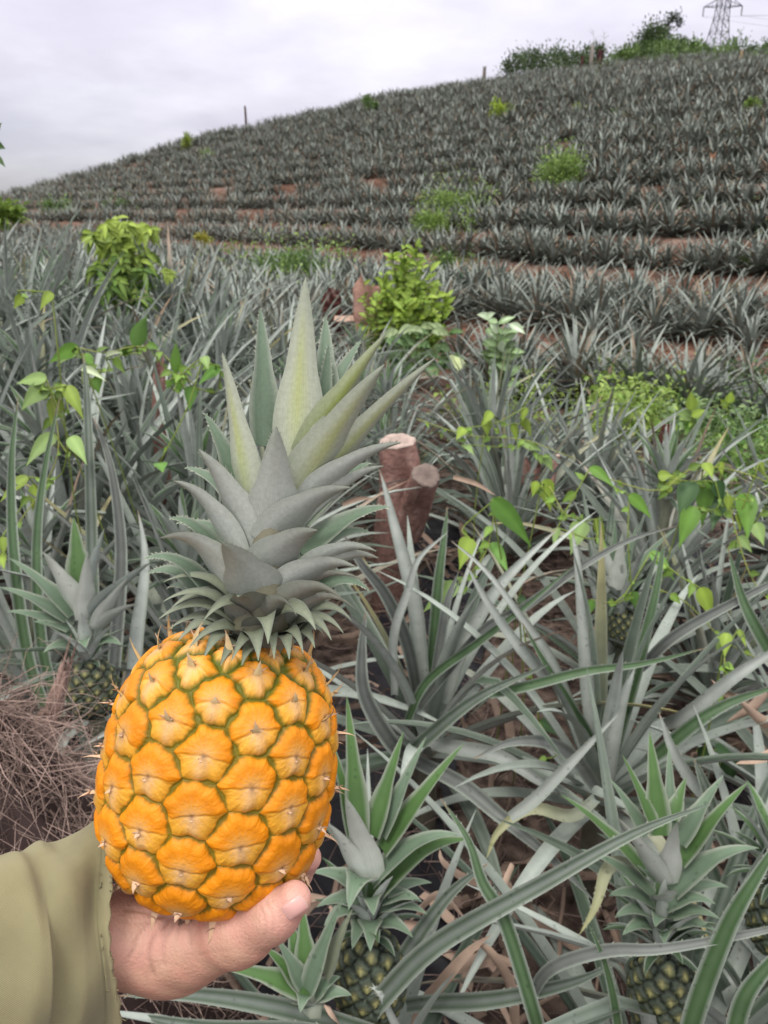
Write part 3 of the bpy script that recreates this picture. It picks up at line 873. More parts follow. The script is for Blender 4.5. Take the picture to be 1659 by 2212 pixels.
cuff = np.where(SS < .2, (1 - SS / .2), 0) * .004 * np.sin(3.0 * PH + 1.2) + np.where(SS < .03, .0005 * np.sin(PH * 31) * (1 - SS / .03), 0)
Rr = rip_ + hem
SV = Pc[:, None] + Bv[:, None] * ((ra[:, None] + Rr) * np.cos(PH))[..., None] + Nv_[:, None] * ((rb[:, None] + Rr) * np.sin(PH))[..., None] - Tn[:, None] * cuff[..., None]
inner = Pc[:, None] + Bv[:, None] * ((ra[:, None] + Rr - .0016) * np.cos(PH))[..., None] + Nv_[:, None] * ((rb[:, None] + Rr - .0016) * np.sin(PH))[..., None] - Tn[:, None] * cuff[..., None]
nin = 60
allv = np.concatenate([inner[:nin][::-1], SV], 0); rows = len(allv)
i = np.arange(rows - 1)[:, None] * nr; j = np.arange(nr)[None]; jn = (j + 1) % nr
SQ = np.stack([i + j, i + jn, i + nr + jn, i + nr + j], -1).reshape(-1, 4)
olive = np.array([.262, .237, .132])
sc_col = np.tile(olive, (rows * nr, 1)).reshape(rows, nr, 3)
fadew = np.concatenate([np.zeros(nin), np.exp(-((s - .02) / .03) ** 2)])[:, None, None]
sc_col = sc_col + (np.array([.36, .32, .18]) - sc_col) * fadew * .7
sc_col = sc_col * (1 + .10 * vnoise(allv[..., 0] * 40, allv[..., 1] * 40)[..., None])
mb = MB(); mb.add(toCam(allv.reshape(-1, 3)), SQ, sc_col.reshape(-1, 3))
sleeve = mb.build("sleeve", M_CLOTH, person)
st = np.zeros((rows, nr, 3), np.float32)
st[..., 0] = np.concatenate([-s[:nin][::-1], s])[:, None] * 3.2; st[..., 1] = phi[None] / 6.283 * 3.2
at_ = sleeve.data.attributes.new("st", 'FLOAT_VECTOR', 'POINT'); at_.data.foreach_set("vector", st.ravel())
# frayed threads along the cuff seam
mb = MB(); rng = np.random.default_rng(3)
for k in range(170):
    ph = rng.integers(0, nr); si = rng.integers(0, 3); q = SV[si, ph] if rng.random() < .7 else SV[9, ph]
    o = nrm(q - Pc[si]); d_ = nrm(o * rng.uniform(.2, 1) - Tn[si] * rng.uniform(-.4, .9) + rng.normal(0, .5, 3)); L = rng.uniform(.0006, .0020)
    pth = toCam(np.array([q, q + d_ * L * .5 + rng.normal(0, .0003, 3), q + d_ * L]))
    tube(mb, pth, .00024, (.33, .29, .17, .5), seg=4, cap=False)
mb.build("seam_thread", M_CLOTH, sleeve)
# ------------------------------------------------------------------ pineapple plants of the field
def arc_path(base, az, e0, L, bend, n, kink=None, rng=None):
    """blade centre line leaving base at azimuth az, elevation e0 (deg), bending down by bend (deg) towards its tip"""
    t = np.linspace(0, 1, n)
    e_ = np.radians(e0 - bend * t ** 1.6)
    if kink is not None: e_ = e_ - np.radians(kink[1]) * sstep(kink[0] - .05, kink[0] + .05, t)
    ds = L / (n - 1)
    r = np.concatenate([[0], np.cumsum(np.cos((e_[1:] + e_[:-1]) / 2) * ds)])
    z = np.concatenate([[0], np.cumsum(np.sin((e_[1:] + e_[:-1]) / 2) * ds)])
    ca, sa = math.cos(az), math.sin(az)
    P = np.stack([base[0] + r * ca, base[1] + r * sa, base[2] + z], -1)
    return P, np.array([-sa, ca, 0.0])

def wprofile(t, hw):
    return hw * (.72 + .28 * np.sin(np.clip(t / .45, 0, 1) * math.pi / 2)) * np.clip(1 - t ** 2.1, 0, 1) ** .9 + .0004

def leaf_cols(rng, t):
    g = rng.uniform(.8, 1.15)
    bot = (SILVER if rng.random() < .7 else SILVER2) * g
    top = (GREEN_IN + (SILVER - GREEN_IN) * (rng.uniform(.4, .8) if rng.random() < .42 else rng.uniform(0, .2))) * rng.uniform(.85, 1.15)
    mid = top * .9 + SILVER * .1 * rng.uniform(.2, 1.6)
    edge = top * .5 + EDGE * .5 * rng.uniform(.8, 1.2)
    if rng.random() < .10:                                     # an ageing leaf, yellow to tan towards the tip
        k = (t[:, None] ** 2) * rng.uniform(.4, 1)
        y = np.array([.32, .27, .10]) if rng.random() < .5 else np.array([.28, .17, .11])
        top = top + (y - top) * k; bot = bot + (y - bot) * k; mid = mid + (y - mid) * k; edge = edge + (y - edge) * k
    return top, bot, edge, mid

def rosette(mb, base, rng, n=38, L=.7, hw=.021, seg=12, spread=1.0, open_=0.0, teeth_n=0):
    for i in range(n):
        f = i / (n - 1)                                         # 0 heart, 1 outermost
        az = i * GOLD + rng.uniform(-.3, .3)
        e0 = 88 - (58 + open_) * f ** .9 * spread + rng.uniform(-8, 8)
        l = L * (.55 + .62 * math.sin(math.pi * min(.18 + .62 * f, .9))) * rng.uniform(.8, 1.12)
        bend = rng.uniform(8, 34) + 42 * f * rng.uniform(.4, 1.2)
        kink = (rng.uniform(.45, .75), rng.uniform(30, 80)) if rng.random() < .05 else None
        b = np.array(base) + np.array([math.cos(az), math.sin(az), 0]) * (.012 + .02 * f) + np.array([0, 0, (1 - f) * .14 * L])
        P, S = arc_path(b, az, e0, l, bend, seg, kink)
        side = rng.normal(0, .05) * l
        t = np.linspace(0, 1, seg)
        P = P + S * (side * t ** 2)[:, None]
        tw = rng.normal(0, .35)
        W = wprofile(t, hw * rng.uniform(.8, 1.15) * (.75 + .35 * f if f < .7 else 1.0))
        ct, cb, ce, cm = leaf_cols(rng, t)
        T = nrm(P[1] - P[0]); S = S * math.cos(tw) + np.cross(T, S) * math.sin(tw)
        S2, N2 = blade(mb, P, S, W, chan=rng.uniform(.35, .7), th=.0018, ct=ct, cb=cb, ce=ce, cmid=cm)
        if teeth_n: teeth(mb, P, S2, N2, W, rng, .3, .97, teeth_n, .003, (.30, .30, .24, .5), chan=.5)

def small_crown(mb, base, axis, rng, L=.15, n=34, hw=.012, seg=9, lo_droop=True):
    """crown of a growing fruit: short recurved leaves below, long upright ones above"""
    axis = nrm(axis); X_ = nrm(np.cross(axis, [0.1, 1, 0.05])); Y_ = np.cross(axis, X_)
    R = np.stack([X_, Y_, axis], 0)
    for i in range(n):
        f = i / (n - 1)                                         # 0 bottom, 1 heart
        az = i * GOLD + rng.uniform(-.15, .15)
        l = L * (.28 + .72 * math.sin(math.pi * min(.5, .08 + .6 * f))) * (1 if f < .8 else 1 - (f - .8) * 1.2) * rng.uniform(.85, 1.15)
        e0 = 8 + 74 * f ** .8 + rng.uniform(-5, 5)
        bend = 55 * (1 - f) + 12
        P, S = arc_path(np.array([math.cos(az) * .01, math.sin(az) * .01, f * L * .35]), az, e0, l, bend, seg)
        t = np.linspace(0, 1, seg)
        k = rng.uniform(.85, 1.1)
        cb = SILVER * k; ct = (GREEN_IN * (1 - f) + GREEN_BR * f) * rng.uniform(.9, 1.2)
        blade(mb, np.asarray(base) + P @ R, S @ R, wprofile(t, hw * (.7 + .5 * f) * (1 if f < .85 else .7)), chan=.45, th=.0012, ct=ct, cb=cb, ce=EDGE, cmid=ct)

def green_fruit(mb, base, axis, R, H, seed, nth=220, ns=130):
    V, Q, C, _ = fruit_arrays(R, H, 84, nth, ns, UNRIPE, bump=.0052, seed=seed, phase=seed)
    axis = nrm(axis); X_ = nrm(np.cross([0, 1, 0.1], axis)); Y_ = np.cross(axis, X_)
    rot = np.stack([X_, Y_, axis], 0)
    mb.add(np.asarray(base) + (V + np.array([0, 0, H])) @ rot, Q, C)

def px_leaf(mb, pts, w, rng, d=None, top='s', chan=.55, flip=False, n=26, tn=14):
    """one large blade through photo positions at given depths: pts (X, Y, depth) from base to tip, w width in photo units"""
    P = spline(np.array([at(*p) for p in pts]), n)
    dep = np.interp(np.linspace(0, 1, n), np.linspace(0, 1, len(pts)), [p[2] for p in pts])
    T = nrm(np.gradient(P, axis=0))
    view = nrm(CAMP - P)
    S = nrm(np.cross(T, view))                       # broad side turned to the light and the path
    N = np.cross(T, S)
    if (N[:, 2].mean() < 0) != flip: S = -S
    t = np.linspace(0, 1, n)
    W = wprofile(t, 1) * (w * .5 * dep / FPX)
    g = rng.uniform(.9, 1.1)
    ct, cm, cb, ce = GREEN_IN * 1.25 * g, SILVER2 * .95 * g, SILVER * .9 * g, EDGE * rng.uniform(.75, 1.05)
    if top == 'g': ct = np.array([.045, .088, .034]) * g; cm = np.array([.075, .125, .06])
    if top == 'd': ct = np.array([.055, .078, .05]); cm = np.array([.13, .15, .13]); cb = SILVER2
    if top == 's': k_ = rng.uniform(.55, .85) if rng.random() < .6 else rng.uniform(.12, .3); ct = SILVER * k_ * g; cm = SILVER * (k_ + .08) * g
    if top == 'y':
        k = (t[:, None]) ** .6; ct = SILVER2 + (np.array([.30, .30, .15]) - SILVER2) * k; cm = ct * 1.05; cb = ct; ce = ct
    if top == 'b':
        k = (t[:, None]) ** 3; ct = SILVER2 + (np.array([.33, .19, .13]) - SILVER2) * k; cm = ct; cb = ct; ce = ct
    if rng.random() < .6:
        kk = np.clip((t[:, None] - .94) / .05, 0, 1); br = np.array([.26, .16, .10])
        ct, cm, cb, ce = [np.asarray(v) + (br - np.asarray(v)) * kk for v in (ct, cm, cb, ce)]
    P = P + S * (rng.normal(0, .004) * np.sin(t * rng.uniform(4, 9) + rng.uniform(0, 6)))[:, None]
    S2, N2 = blade(mb, P, S, W, chan=chan, th=.002, ct=ct, cb=cb, ce=ce, cmid=cm)
    if tn: teeth(mb, P, S2, N2, W, rng, .2, .97, tn, .0028, (.30, .30, .24, .5), chan=chan)

LANDMARKS = []          # (photo X, Y, words) used to word the labels
def fruiting(name_label, root, fruit_base, fruit_top, R, H, crown_leaves, cd, seed, ros=None, hero=(), auto_crown=None, crown_axis=None):
    """a plant carrying an unripe fruit: leaves, fruit (> crown)"""
    rng = np.random.default_rng(seed)
    t = thing("pineapple_plant", name_label, "pineapple plant", tuple(root))
    mb = MB()
    if ros: rosette(mb, root + np.array([0, 0, .10]), rng, **ros)
    for h in hero: px_leaf(mb, h[0], h[1], rng, top=h[2] if len(h) > 2 else 's')
    mb.build("leaves", M_PINE, t)
    mb = MB()
    tube(mb, spline([root + np.array([0, 0, .0]), (root * .4 + fruit_base * .6), fruit_base + nrm(fruit_top - fruit_base) * .01], 10), np.linspace(.014, .016, 10), (.14, .15, .10, .5))
    mb.build("stem", M_PINE, t)
    mb = MB(); green_fruit(mb, fruit_base, fruit_top - fruit_base, R, H, seed)
    fr = mb.build("fruit", M_GREENFRUIT, t)
    ax = nrm(crown_axis if crown_axis is not None else fruit_top - fruit_base)
    mb = MB()
    ctop = fruit_base + nrm(fruit_top - fruit_base) * (2 * H - .004)
    small_crown(mb, ctop, ax, rng, **(auto_crown or dict(L=.13, n=26)))
    cr_ = mb.build("crown", M_PINE, fr)
    # the crown's leaves that show most, joined to the same crown mesh
    if crown_leaves:
        objs = [crown_leaf((l[0], l[1]), (l[2], l[3]), l[4], l[5], l[6], l[7], cd, None, ax, rng, "crown", fr, detail=False, mat=M_PINE, face=.35) for l in crown_leaves]
        V, Q, C = [], [], []
        n0 = 0
        for ob in [cr_] + objs:
            me = ob.data; nv = len(me.vertices)
            v = np.empty(nv * 3, np.float32); me.vertices.foreach_get("co", v)
            c = np.empty(nv * 4, np.float32); me.color_attributes["Col"].data.foreach_get("color", c)
            q = np.empty(len(me.loops), np.int32); me.loops.foreach_get("vertex_index", q)
            V.append(v.reshape(-1, 3)); C.append(c.reshape(-1, 4)); Q.append(q.reshape(-1, 4) + n0); n0 += nv
        nm = cr_.name
        for ob in [cr_] + objs: bpy.data.objects.remove(ob, do_unlink=True)
        link("crown", mesh_data("crown", np.vstack(V), np.vstack(Q), [], np.vstack(C), M_PINE), fr)
    return t

# plant A, lower right corner
fb, ft = at(1436, 2236, 1.07), at(1425, 1990, 1.07)
A_CR = [(1425, 1805, 1403, 1581, 44, -30, 4, 'g'), (1415, 1790, 1344, 1630, 32, -20, 4, 'g'), (1395, 1805, 1319, 1684, 32, -25, 6, 'n'), (1452, 1771, 1482, 1680, 32, -25, 4, 'g'),
 (1450, 1790, 1445, 1610, 26, -45, 4, 'n'), (1469, 1822, 1563, 1675, 42, -10, 6, 'n'), (1469, 1865, 1617, 1689, 40, -5, 10, 'g'), (1395, 1889, 1210, 1716, 40, 10, 18, 'g'), (1435, 1910, 1333, 1766, 42, 50, 10, 'n'),
 (1442, 1910, 1462, 1776, 46, 55, 8, 'n'), (1455, 1929, 1640, 1832, 52, 20, 35, 'n'), (1415, 1939, 1254, 1835, 36, 20, 20, 'n'), (1415, 1900, 1290, 1800, 30, -10, 14, 'n'),
 (1440, 1950, 1423, 1935, 50, 60, 10, 'n'), (1450, 1945, 1575, 1917, 44, -5, 22, 'n'), (1440, 1960, 1546, 1953, 44, 25, 22, 'n'), (1440, 1980, 1556, 1985, 40, 20, 20, 'n'), (1430, 1985, 1415, 2003, 44, 62, 16, 'n'),
 (1435, 2010, 1435, 2040, 44, 58, 14, 'n'), (1440, 2000, 1549, 2012, 40, 20, 18, 'n'), (1410, 1975, 1328, 1983, 40, 15, 18, 'n'), (1410, 1955, 1314, 1936, 40, 15, 20, 'n'), (1405, 2000, 1345, 2020, 36, 25, 14, 'n')]
rootA = on_ground(*at(1440, 2330, 1.12)[:2])
fruiting("pineapple plant with a green fruit in the lower right corner under a pale crown", rootA, fb, ft, .043, .058, A_CR, 1.06, 21,
  ros=dict(n=30, L=.62, hw=.02, spread=1.15, open_=12), hero=[
   ([(1470, 2330, .98), (1500, 2190, .95), (1570, 2006, .92), (1637, 1889, .90), (1720, 1760, .90)], 50, 'g'),
   ([(1150, 2150, 1.05), (1200, 2096, 1.0), (1318, 2053, .96), (1435, 2040, .94), (1659, 2006, .93), (1760, 1995, .95)], 31, 's'),
   ([(1345, 2330, 1.02), (1334, 2212, .99), (1306, 2090, .97), (1271, 1993, .96)], 24, 'g'),
   ([(1560, 2330, .95), (1600, 2190, .93), (1660, 2085, .92), (1760, 1950, .92)], 44, 'g'),
   ([(1400, 1880, 1.1), (1345, 1870, 1.08), (1311, 1889, 1.06), (1280, 1950, 1.04), (1255, 2022, 1.03)], 34, 'y')],
  auto_crown=dict(L=.10, n=22))
LANDMARKS.append((1430, 1900, "the fruiting plant in the lower right corner"))
# plant B, just behind the held pineapple
fb, ft = at(800, 2196, 1.05), at(797, 2000, 1.05)
B_CR = [(805, 1805, 872, 1580, 46, -30, 4, 'g'), (825, 1805, 921, 1591, 40, -20, 6, 'n'), (828, 1838, 1003, 1605, 50, -10, 10, 'g'), (775, 1805, 749, 1502, 44, -30, 4, 'g'), (770, 1830, 716, 1600, 40, -20, 6, 'g'),
 (800, 1905, 746, 1721, 62, 50, 14, 'n'), (785, 1905, 700, 1774, 50, 35, 18, 'n'), (818, 1932, 1018, 1815, 60, 10, 45, 'g'), (808, 1905, 993, 1803, 54, 30, 40, 'n'), (785, 1899, 753, 1965, 60, 60, 30, 'n'),
 (800, 1940, 807, 1978, 50, 58, 16, 'n'), (835, 1930, 933, 1907, 36, -10, 12, 'n'), (830, 1945, 912, 1949, 40, 20, 16, 'n'), (825, 1960, 923, 1975, 38, 15, 16, 'n'), (820, 1990, 892, 2025, 38, 20, 14, 'n'),
 (800, 1990, 800, 2055, 46, 60, 14, 'n'), (785, 1990, 761, 2050, 40, 50, 12, 'n'), (775, 1950, 684, 1960, 40, 10, 16, 'n'), (780, 1920, 672, 1885, 44, 0, 16, 'n'), (770, 1960, 700, 2000, 44, 30, 14, 'n')]
rootB = on_ground(*at(800, 2330, 1.1)[:2])
fruiting("pineapple plant with a yellow-eyed green fruit right behind the thumb of the hand", rootB, fb, ft, .045, .056, B_CR, 1.04, 22,
  ros=dict(n=16, L=.5, hw=.02, spread=1.1, open_=10), hero=[
   ([(800, 2190, 1.02), (830, 2150, 1.0), (943, 2040, .98), (1166, 1912, .97), (1368, 1801, .98), (1539, 1734, 1.0)], 50, 'd'),
   ([(840, 2160, 1.06), (858, 2080, 1.05), (960, 1950, 1.06), (1062, 1870, 1.08)], 42, 'd'),
   ([(1190, 2330, .98), (1161, 2208, .97), (1094, 1993, .98), (1043, 1906, 1.0), (1010, 1815, 1.02), (949, 1724, 1.05)], 38, 'g'),
   ([(900, 2330, 1.05), (880, 2250, 1.03), (826, 2160, 1.0), (787, 2130, 1.0)], 22, 's'),
   ([(880, 2185, 1.1), (1030, 2170, 1.06), (1200, 2118, 1.04), (1330, 2075, 1.05)], 40, 'd'),
   ([(830, 2240, 1.0), (620, 2185, .96), (420, 2150, .93), (255, 2146, .92)], 46, 'd'),
   ([(840, 2270, .98), (640, 2235, .95), (420, 2210, .93), (250, 2200, .92)], 44, 'd')],
  auto_crown=dict(L=.09, n=18))
LANDMARKS.append((800, 1900, "the fruiting plant behind the thumb"))
# the young shoot beside it
rootC = on_ground(*at(680, 2330, 1.0)[:2])
rng = np.random.default_rng(31)
tC = thing("pineapple_sucker", "small green pineapple sucker below the thumb, left of a green fruit", "pineapple plant", tuple(rootC))
C_CR = [(668, 2150, 468, 2090, 44, 15, 22, 'g'), (665, 2140, 740, 1941, 40, 25, 10, 'n'), (699, 2104, 762, 1963, 56, 20, 2, 'd'), (649, 2110, 627, 1985, 44, -25, 4, 'g'), (662, 2100, 652, 1950, 40, -30, 4, 'g'),
  (655, 2135, 571, 2045, 36, 0, 8, 'g'), (655, 2130, 599, 2030, 34, 5, 8, 'n'), (660, 2150, 649, 2187, 34, 30, 14, 'n'), (650, 2155, 595, 2168, 34, 15, 12, 'n'), (680, 2150, 735, 2110, 34, 5, 12, 'n'), (690, 2150, 760, 2150, 34, 5, 12, 'n')]
obs = [crown_leaf((l[0], l[1]), (l[2], l[3]), l[4], l[5], l[6], l[7], .98, None, np.array([0, 0, 1.0]), rng, "leaf", tC, detail=False, mat=M_PINE, face=.35) for l in C_CR]
mb = MB(); tube(mb, spline([rootC, at(672, 2160, .98)], 6), np.linspace(.012, .018, 6), (.2, .22, .17, .5)); mb.build("stem", M_PINE, tC)
# plant D, left of the held pineapple
fb, ft = at(208, 1545, 1.45), at(190, 1420, 1.45)
D_CR = [(175, 1268, 159, 1117, 46, -25, 4, 'g'), (191, 1268, 226, 1140, 34, -10, 4, 'g'), (169, 1318, 90, 1190, 50, 40, 14, 'n'), (156, 1330, 19, 1205, 40, 15, 20, 'n'), (147, 1340, -5, 1268, 34, 5, 20, 'n'),
 (200, 1330, 328, 1214, 42, 10, 14, 'g'), (206, 1361, 300, 1305, 36, 5, 16, 'n'), (150, 1360, 12, 1321, 34, 10, 18, 'n'), (150, 1375, 72, 1343, 32, 30, 14, 'n'), (150, 1395, 94, 1410, 30, 30, 14, 'n'), (215, 1390, 262, 1393, 32, 20, 14, 'n'),
 (185, 1340, 190, 1190, 40, 55, 10, 'n'), (180, 1385, 185, 1400, 40, 55, 14, 'n'), (210, 1355, 275, 1250, 36, 25, 10, 'n')]
rootD = on_ground(*at(215, 1640, 1.6)[:2])
fruiting("pineapple plant with a small dark fruit at the left edge, beside the straw heap", rootD, fb, ft, .043, .05, D_CR, 1.44, 23,
  ros=dict(n=14, L=.5, hw=.02, spread=1.2, open_=14), hero=[
   ([(215, 1540, 1.6), (205, 1400, 1.62), (197, 1106, 1.66), (187, 870, 1.72), (180, 760, 1.76)], 30, 'd'), ([(110, 1560, 1.58), (60, 1420, 1.6), (30, 1200, 1.62), (25, 1000, 1.66), (40, 850, 1.7)], 30, 'g'), ([(130, 1550, 1.58), (90, 1400, 1.6), (80, 1200, 1.62), (95, 1030, 1.66), (130, 850, 1.7)], 28, 'g'),
   ([(235, 1540, 1.62), (250, 1380, 1.65), (262, 1180, 1.68), (240, 1010, 1.72), (200, 900, 1.78)], 32, 's'), ([(270, 1540, 1.66), (300, 1380, 1.7), (310, 1240, 1.72), (296, 1100, 1.76)], 34, 's'), ([(230, 1640, 1.3), (310, 1560, 1.28), (260, 1575, 1.26), (108, 1645, 1.25)], 20, 's')],
  auto_crown=dict(L=.09, n=18))
LANDMARKS.append((190, 1400, "the dark-fruited plant beside the straw heap"))
# plant M, cut by the right edge
fb, ft = at(1690, 2060, 1.18), at(1690, 1925, 1.18)
rootM = on_ground(*at(1690, 2200, 1.25)[:2])
fruiting("pineapple plant with a fruit half cut off by the right edge of the photo", rootM, fb, ft, .045, .052, None, 1.18, 24, ros=dict(n=22, L=.55, hw=.02, open_=8), auto_crown=dict(L=.12, n=30))

# two large fruitless plants in the middle of the right side, and the ones behind them
def big_plant(label, root, heart, hero, seed, ros):
    rng = np.random.default_rng(seed)
    t = thing("pineapple_plant", label, "pineapple plant", tuple(root))
    mb = MB(); rosette(mb, np.array([heart[0], heart[1], heart[2] - .10]), rng, **ros)
    for h in hero: px_leaf(mb, h[0], h[1], rng, top=h[2] if len(h) > 2 else 's')
    mb.build("leaves", M_PINE, t)
    mb = MB(); tube(mb, spline([root, np.asarray(heart) - np.array([0, 0, .06])], 6), .028, (.13, .12, .09, .5)); mb.build("stem", M_PINE, t)
    return t
hE = at(922, 1560, 1.78); rE = on_ground(hE[0], hE[1])
big_plant("large pineapple plant with tall green leaves crossing in front of the cut red-brown stump", rE, hE, [
   ([(918, 1560, 1.78), (897, 1329, 1.72), (878, 1220, 1.70), (847, 1110, 1.70), (816, 1013, 1.71)], 37, 's'),
   ([(922, 1500, 1.80), (944, 1298, 1.78), (957, 1188, 1.78), (964, 1091, 1.80)], 27, 'g'),
   ([(930, 1520, 1.74), (960, 1329, 1.66), (991, 1235, 1.64)], 24, 's'),
   ([(905, 1520, 1.76), (878, 1391, 1.70), (832, 1282, 1.66), (778, 1213, 1.64), (738, 1151, 1.64)], 33, 's'),
   ([(850, 1500, 1.70), (847, 1376, 1.64), (885, 1276, 1.60), (910, 1204, 1.58), (966, 1144, 1.57)], 22, 's'),
   ([(960, 1520, 1.76), (1003, 1391, 1.72), (1066, 1282, 1.70), (1128, 1213, 1.70), (1209, 1138, 1.72)], 34, 's'),
   ([(905, 1530, 1.72), (1035, 1370, 1.62), (1128, 1313, 1.60), (1240, 1235, 1.58), (1359, 1168, 1.58), (1465, 1134, 1.60)], 24, 's'),
   ([(880, 1560, 1.70), (925, 1470, 1.66), (1035, 1385, 1.60), (1140, 1306, 1.58), (1250, 1215, 1.57)], 22, 'g'),
   ([(1250, 1560, 1.66), (1191, 1423, 1.6), (1128, 1335, 1.58), (1050, 1235, 1.58), (972, 1166, 1.6)], 21, 's'),
   ([(880, 1640, 1.6), (840, 1600, 1.56), (790, 1500, 1.55), (785, 1400, 1.56), (790, 1320, 1.58)], 40, 's'),
   ([(870, 1650, 1.6), (930, 1590, 1.5), (1040, 1500, 1.46), (1190, 1430, 1.45)], 34, 'd'),
   ([(930, 1600, 1.7), (1000, 1620, 1.6), (1090, 1640, 1.55), (1180, 1690, 1.5), (1260, 1730, 1.48)], 36, 's'),
   ([(900, 1640, 1.6), (1000, 1690, 1.5), (1080, 1760, 1.45), (1180, 1850, 1.4), (1290, 1960, 1.38)], 38, 's')],
   41, dict(n=26, L=.55, hw=.021, open_=16))
LANDMARKS.append((920, 1500, "the tall plant before the red-brown stump"))
hF = at(1300, 1665, 1.62); rF = on_ground(hF[0], hF[1])
big_plant("large pineapple plant left of the lower right fruit, two leaves standing straight up", rF, hF, [
   ([(1295, 1680, 1.62), (1275, 1530, 1.58), (1262, 1400, 1.56), (1247, 1228, 1.56), (1234, 1144, 1.57)], 32, 's'),
   ([(1310, 1680, 1.62), (1344, 1555, 1.58), (1378, 1431, 1.56), (1415, 1275, 1.56), (1436, 1150, 1.58)], 35, 'g'),
   ([(1290, 1640, 1.60), (1243, 1555, 1.54), (1215, 1478, 1.52), (1125, 1340, 1.5)], 30, 'g'),
   ([(1060, 1500, 1.5), (1140, 1481, 1.46), (1265, 1450, 1.44), (1390, 1434, 1.44), (1531, 1398, 1.46)], 25, 'g'),
   ([(1440, 1570, 1.56), (1481, 1545, 1.5), (1578, 1462, 1.46), (1659, 1418, 1.45), (1740, 1380, 1.45)], 33, 's'),
   ([(1700, 1470, 1.5), (1640, 1368, 1.5), (1603, 1290, 1.52), (1572, 1181, 1.55)], 32, 'g'),
   ([(1380, 1440, 1.6), (1440, 1390, 1.56), (1540, 1330, 1.54), (1659, 1259, 1.54), (1720, 1230, 1.55)], 27, 's'),
   ([(1400, 1640, 1.5), (1480, 1580, 1.44), (1580, 1520, 1.42), (1700, 1470, 1.42)], 34, 'g'),
   ([(1100, 1760, 1.3), (1166, 1720, 1.28), (1250, 1640, 1.26), (1338, 1540, 1.26)], 30, 's'),
   ([(1280, 1700, 1.5), (1240, 1640, 1.45), (1180, 1600, 1.42), (1100, 1600, 1.4), (1020, 1640, 1.38)], 34, 's'),
   ([(1320, 1690, 1.55), (1330, 1600, 1.5), (1345, 1500, 1.48), (1365, 1440, 1.48)], 34, 's'),
   ([(1280, 1720, 1.5), (1230, 1760, 1.42), (1150, 1755, 1.38), (1080, 1800, 1.36), (1045, 1850, 1.35)], 30, 'y'),
   ([(1560, 1760, 1.35), (1500, 1690, 1.34), (1450, 1610, 1.34), (1420, 1540, 1.35)], 30, 's'),
   ([(1620, 1900, 1.3), (1560, 1800, 1.3), (1520, 1690, 1.3), (1500, 1640, 1.31)], 34, 'd'),
   ([(1180, 1480, 1.6), (1120, 1400, 1.55), (1060, 1300, 1.54), (1010, 1215, 1.55)], 26, 's')],
   42, dict(n=26, L=.55, hw=.021, open_=14))
LANDMARKS.append((1300, 1600, "the plant with two straight upright leaves"))
hG = at(1330, 1265, 2.25); rG = on_ground(hG[0], hG[1])
rng = np.random.default_rng(43)
tG = fruiting("pineapple plant with a small shaded fruit under a grey crown, below the vine leaves", rG, at(1352, 1395, 2.25), at(1342, 1300, 2.25), .045, .052,
  [(1325, 1255, 1330, 1120, 26, -10, 6, 'n'), (1322, 1260, 1290, 1130, 22, 10, 8, 'n'), (1345, 1255, 1378, 1130, 22, -10, 8, 'n'), (1350, 1260, 1465, 1138, 24, 10, 20, 'n'), (1315, 1265, 1230, 1180, 22, 10, 20, 'n'), (1345, 1275, 1440, 1190, 20, 10, 20, 'n'),
   (1335, 1275, 1345, 1150, 34, 60, 12, 'n'), (1310, 1280, 1260, 1240, 18, 20, 14, 'n'), (1350, 1290, 1400, 1250, 18, 20, 14, 'n')], 2.22, 43, ros=dict(n=24, L=.6, hw=.02, open_=6), auto_crown=dict(L=.14, n=24))
LANDMARKS.append((1335, 1230, "the plant under the hanging vine leaves"))

# ---- the field: rosettes on loose rows, nearest first
rng = np.random.default_rng(77)
VARIANTS = []
for k in range(9):
    r2 = np.random.default_rng(100 + k)
    mb = MB(); rosette(mb, (0, 0, .10), r2, n=int(r2.integers(36, 46)), L=r2.uniform(.56, .72), hw=r2.uniform(.019, .023), seg=10, spread=r2.uniform(.85, 1.1), open_=r2.uniform(-4, 8))
    a_ = mb.mesh("leaves", M_PINE)
    crv = None
    if k % 3 != 1:
        mb = MB(); small_crown(mb, (0, 0, .50), (r2.uniform(-.1, .1), r2.uniform(-.1, .1), 1), r2, L=.19, n=30, hw=.014)
        tube(mb, np.array([[0, 0, .05], [0, 0, .3], [0, 0, .50]]), .016, (.15, .16, .11, .5))
        crv = mb.mesh("crown", M_PINE)
    VARIANTS.append((a_, crv))
CLEAR = [(at_y(850, 1250, 2.72)[:2], .34), (at(790, 740, 6.6)[:2], .5), (at(880, 700, 6.4)[:2], .55), (at(270, 700, 4.6)[:2], .35), (hE[:2], .30), (hF[:2], .30), (hG[:2], .3), (rootD[:2], .4), (rootA[:2], .45), (rootB[:2], .5), (rootM[:2], .35),
         (at(60, 1700, 1.2)[:2], .28), (at(1060, 760, 4.6)[:2], .3), (at(1080, 1120, 2.6)[:2], .25)]
placed = []
cand = []
y = 1.42
row = 0
while y < 8.2:
    sx = .52 if y < 5 else .58
    xs = np.arange(-(.56 * y + 1.2), .56 * y + 1.2, sx)
    for x in xs: cand.append((x + (row % 2) * sx * .5 + rng.uniform(-.10, .10), y + .05 * x + rng.uniform(-.10, .10)))
    y += .50 if y < 5 else .56; row += 1
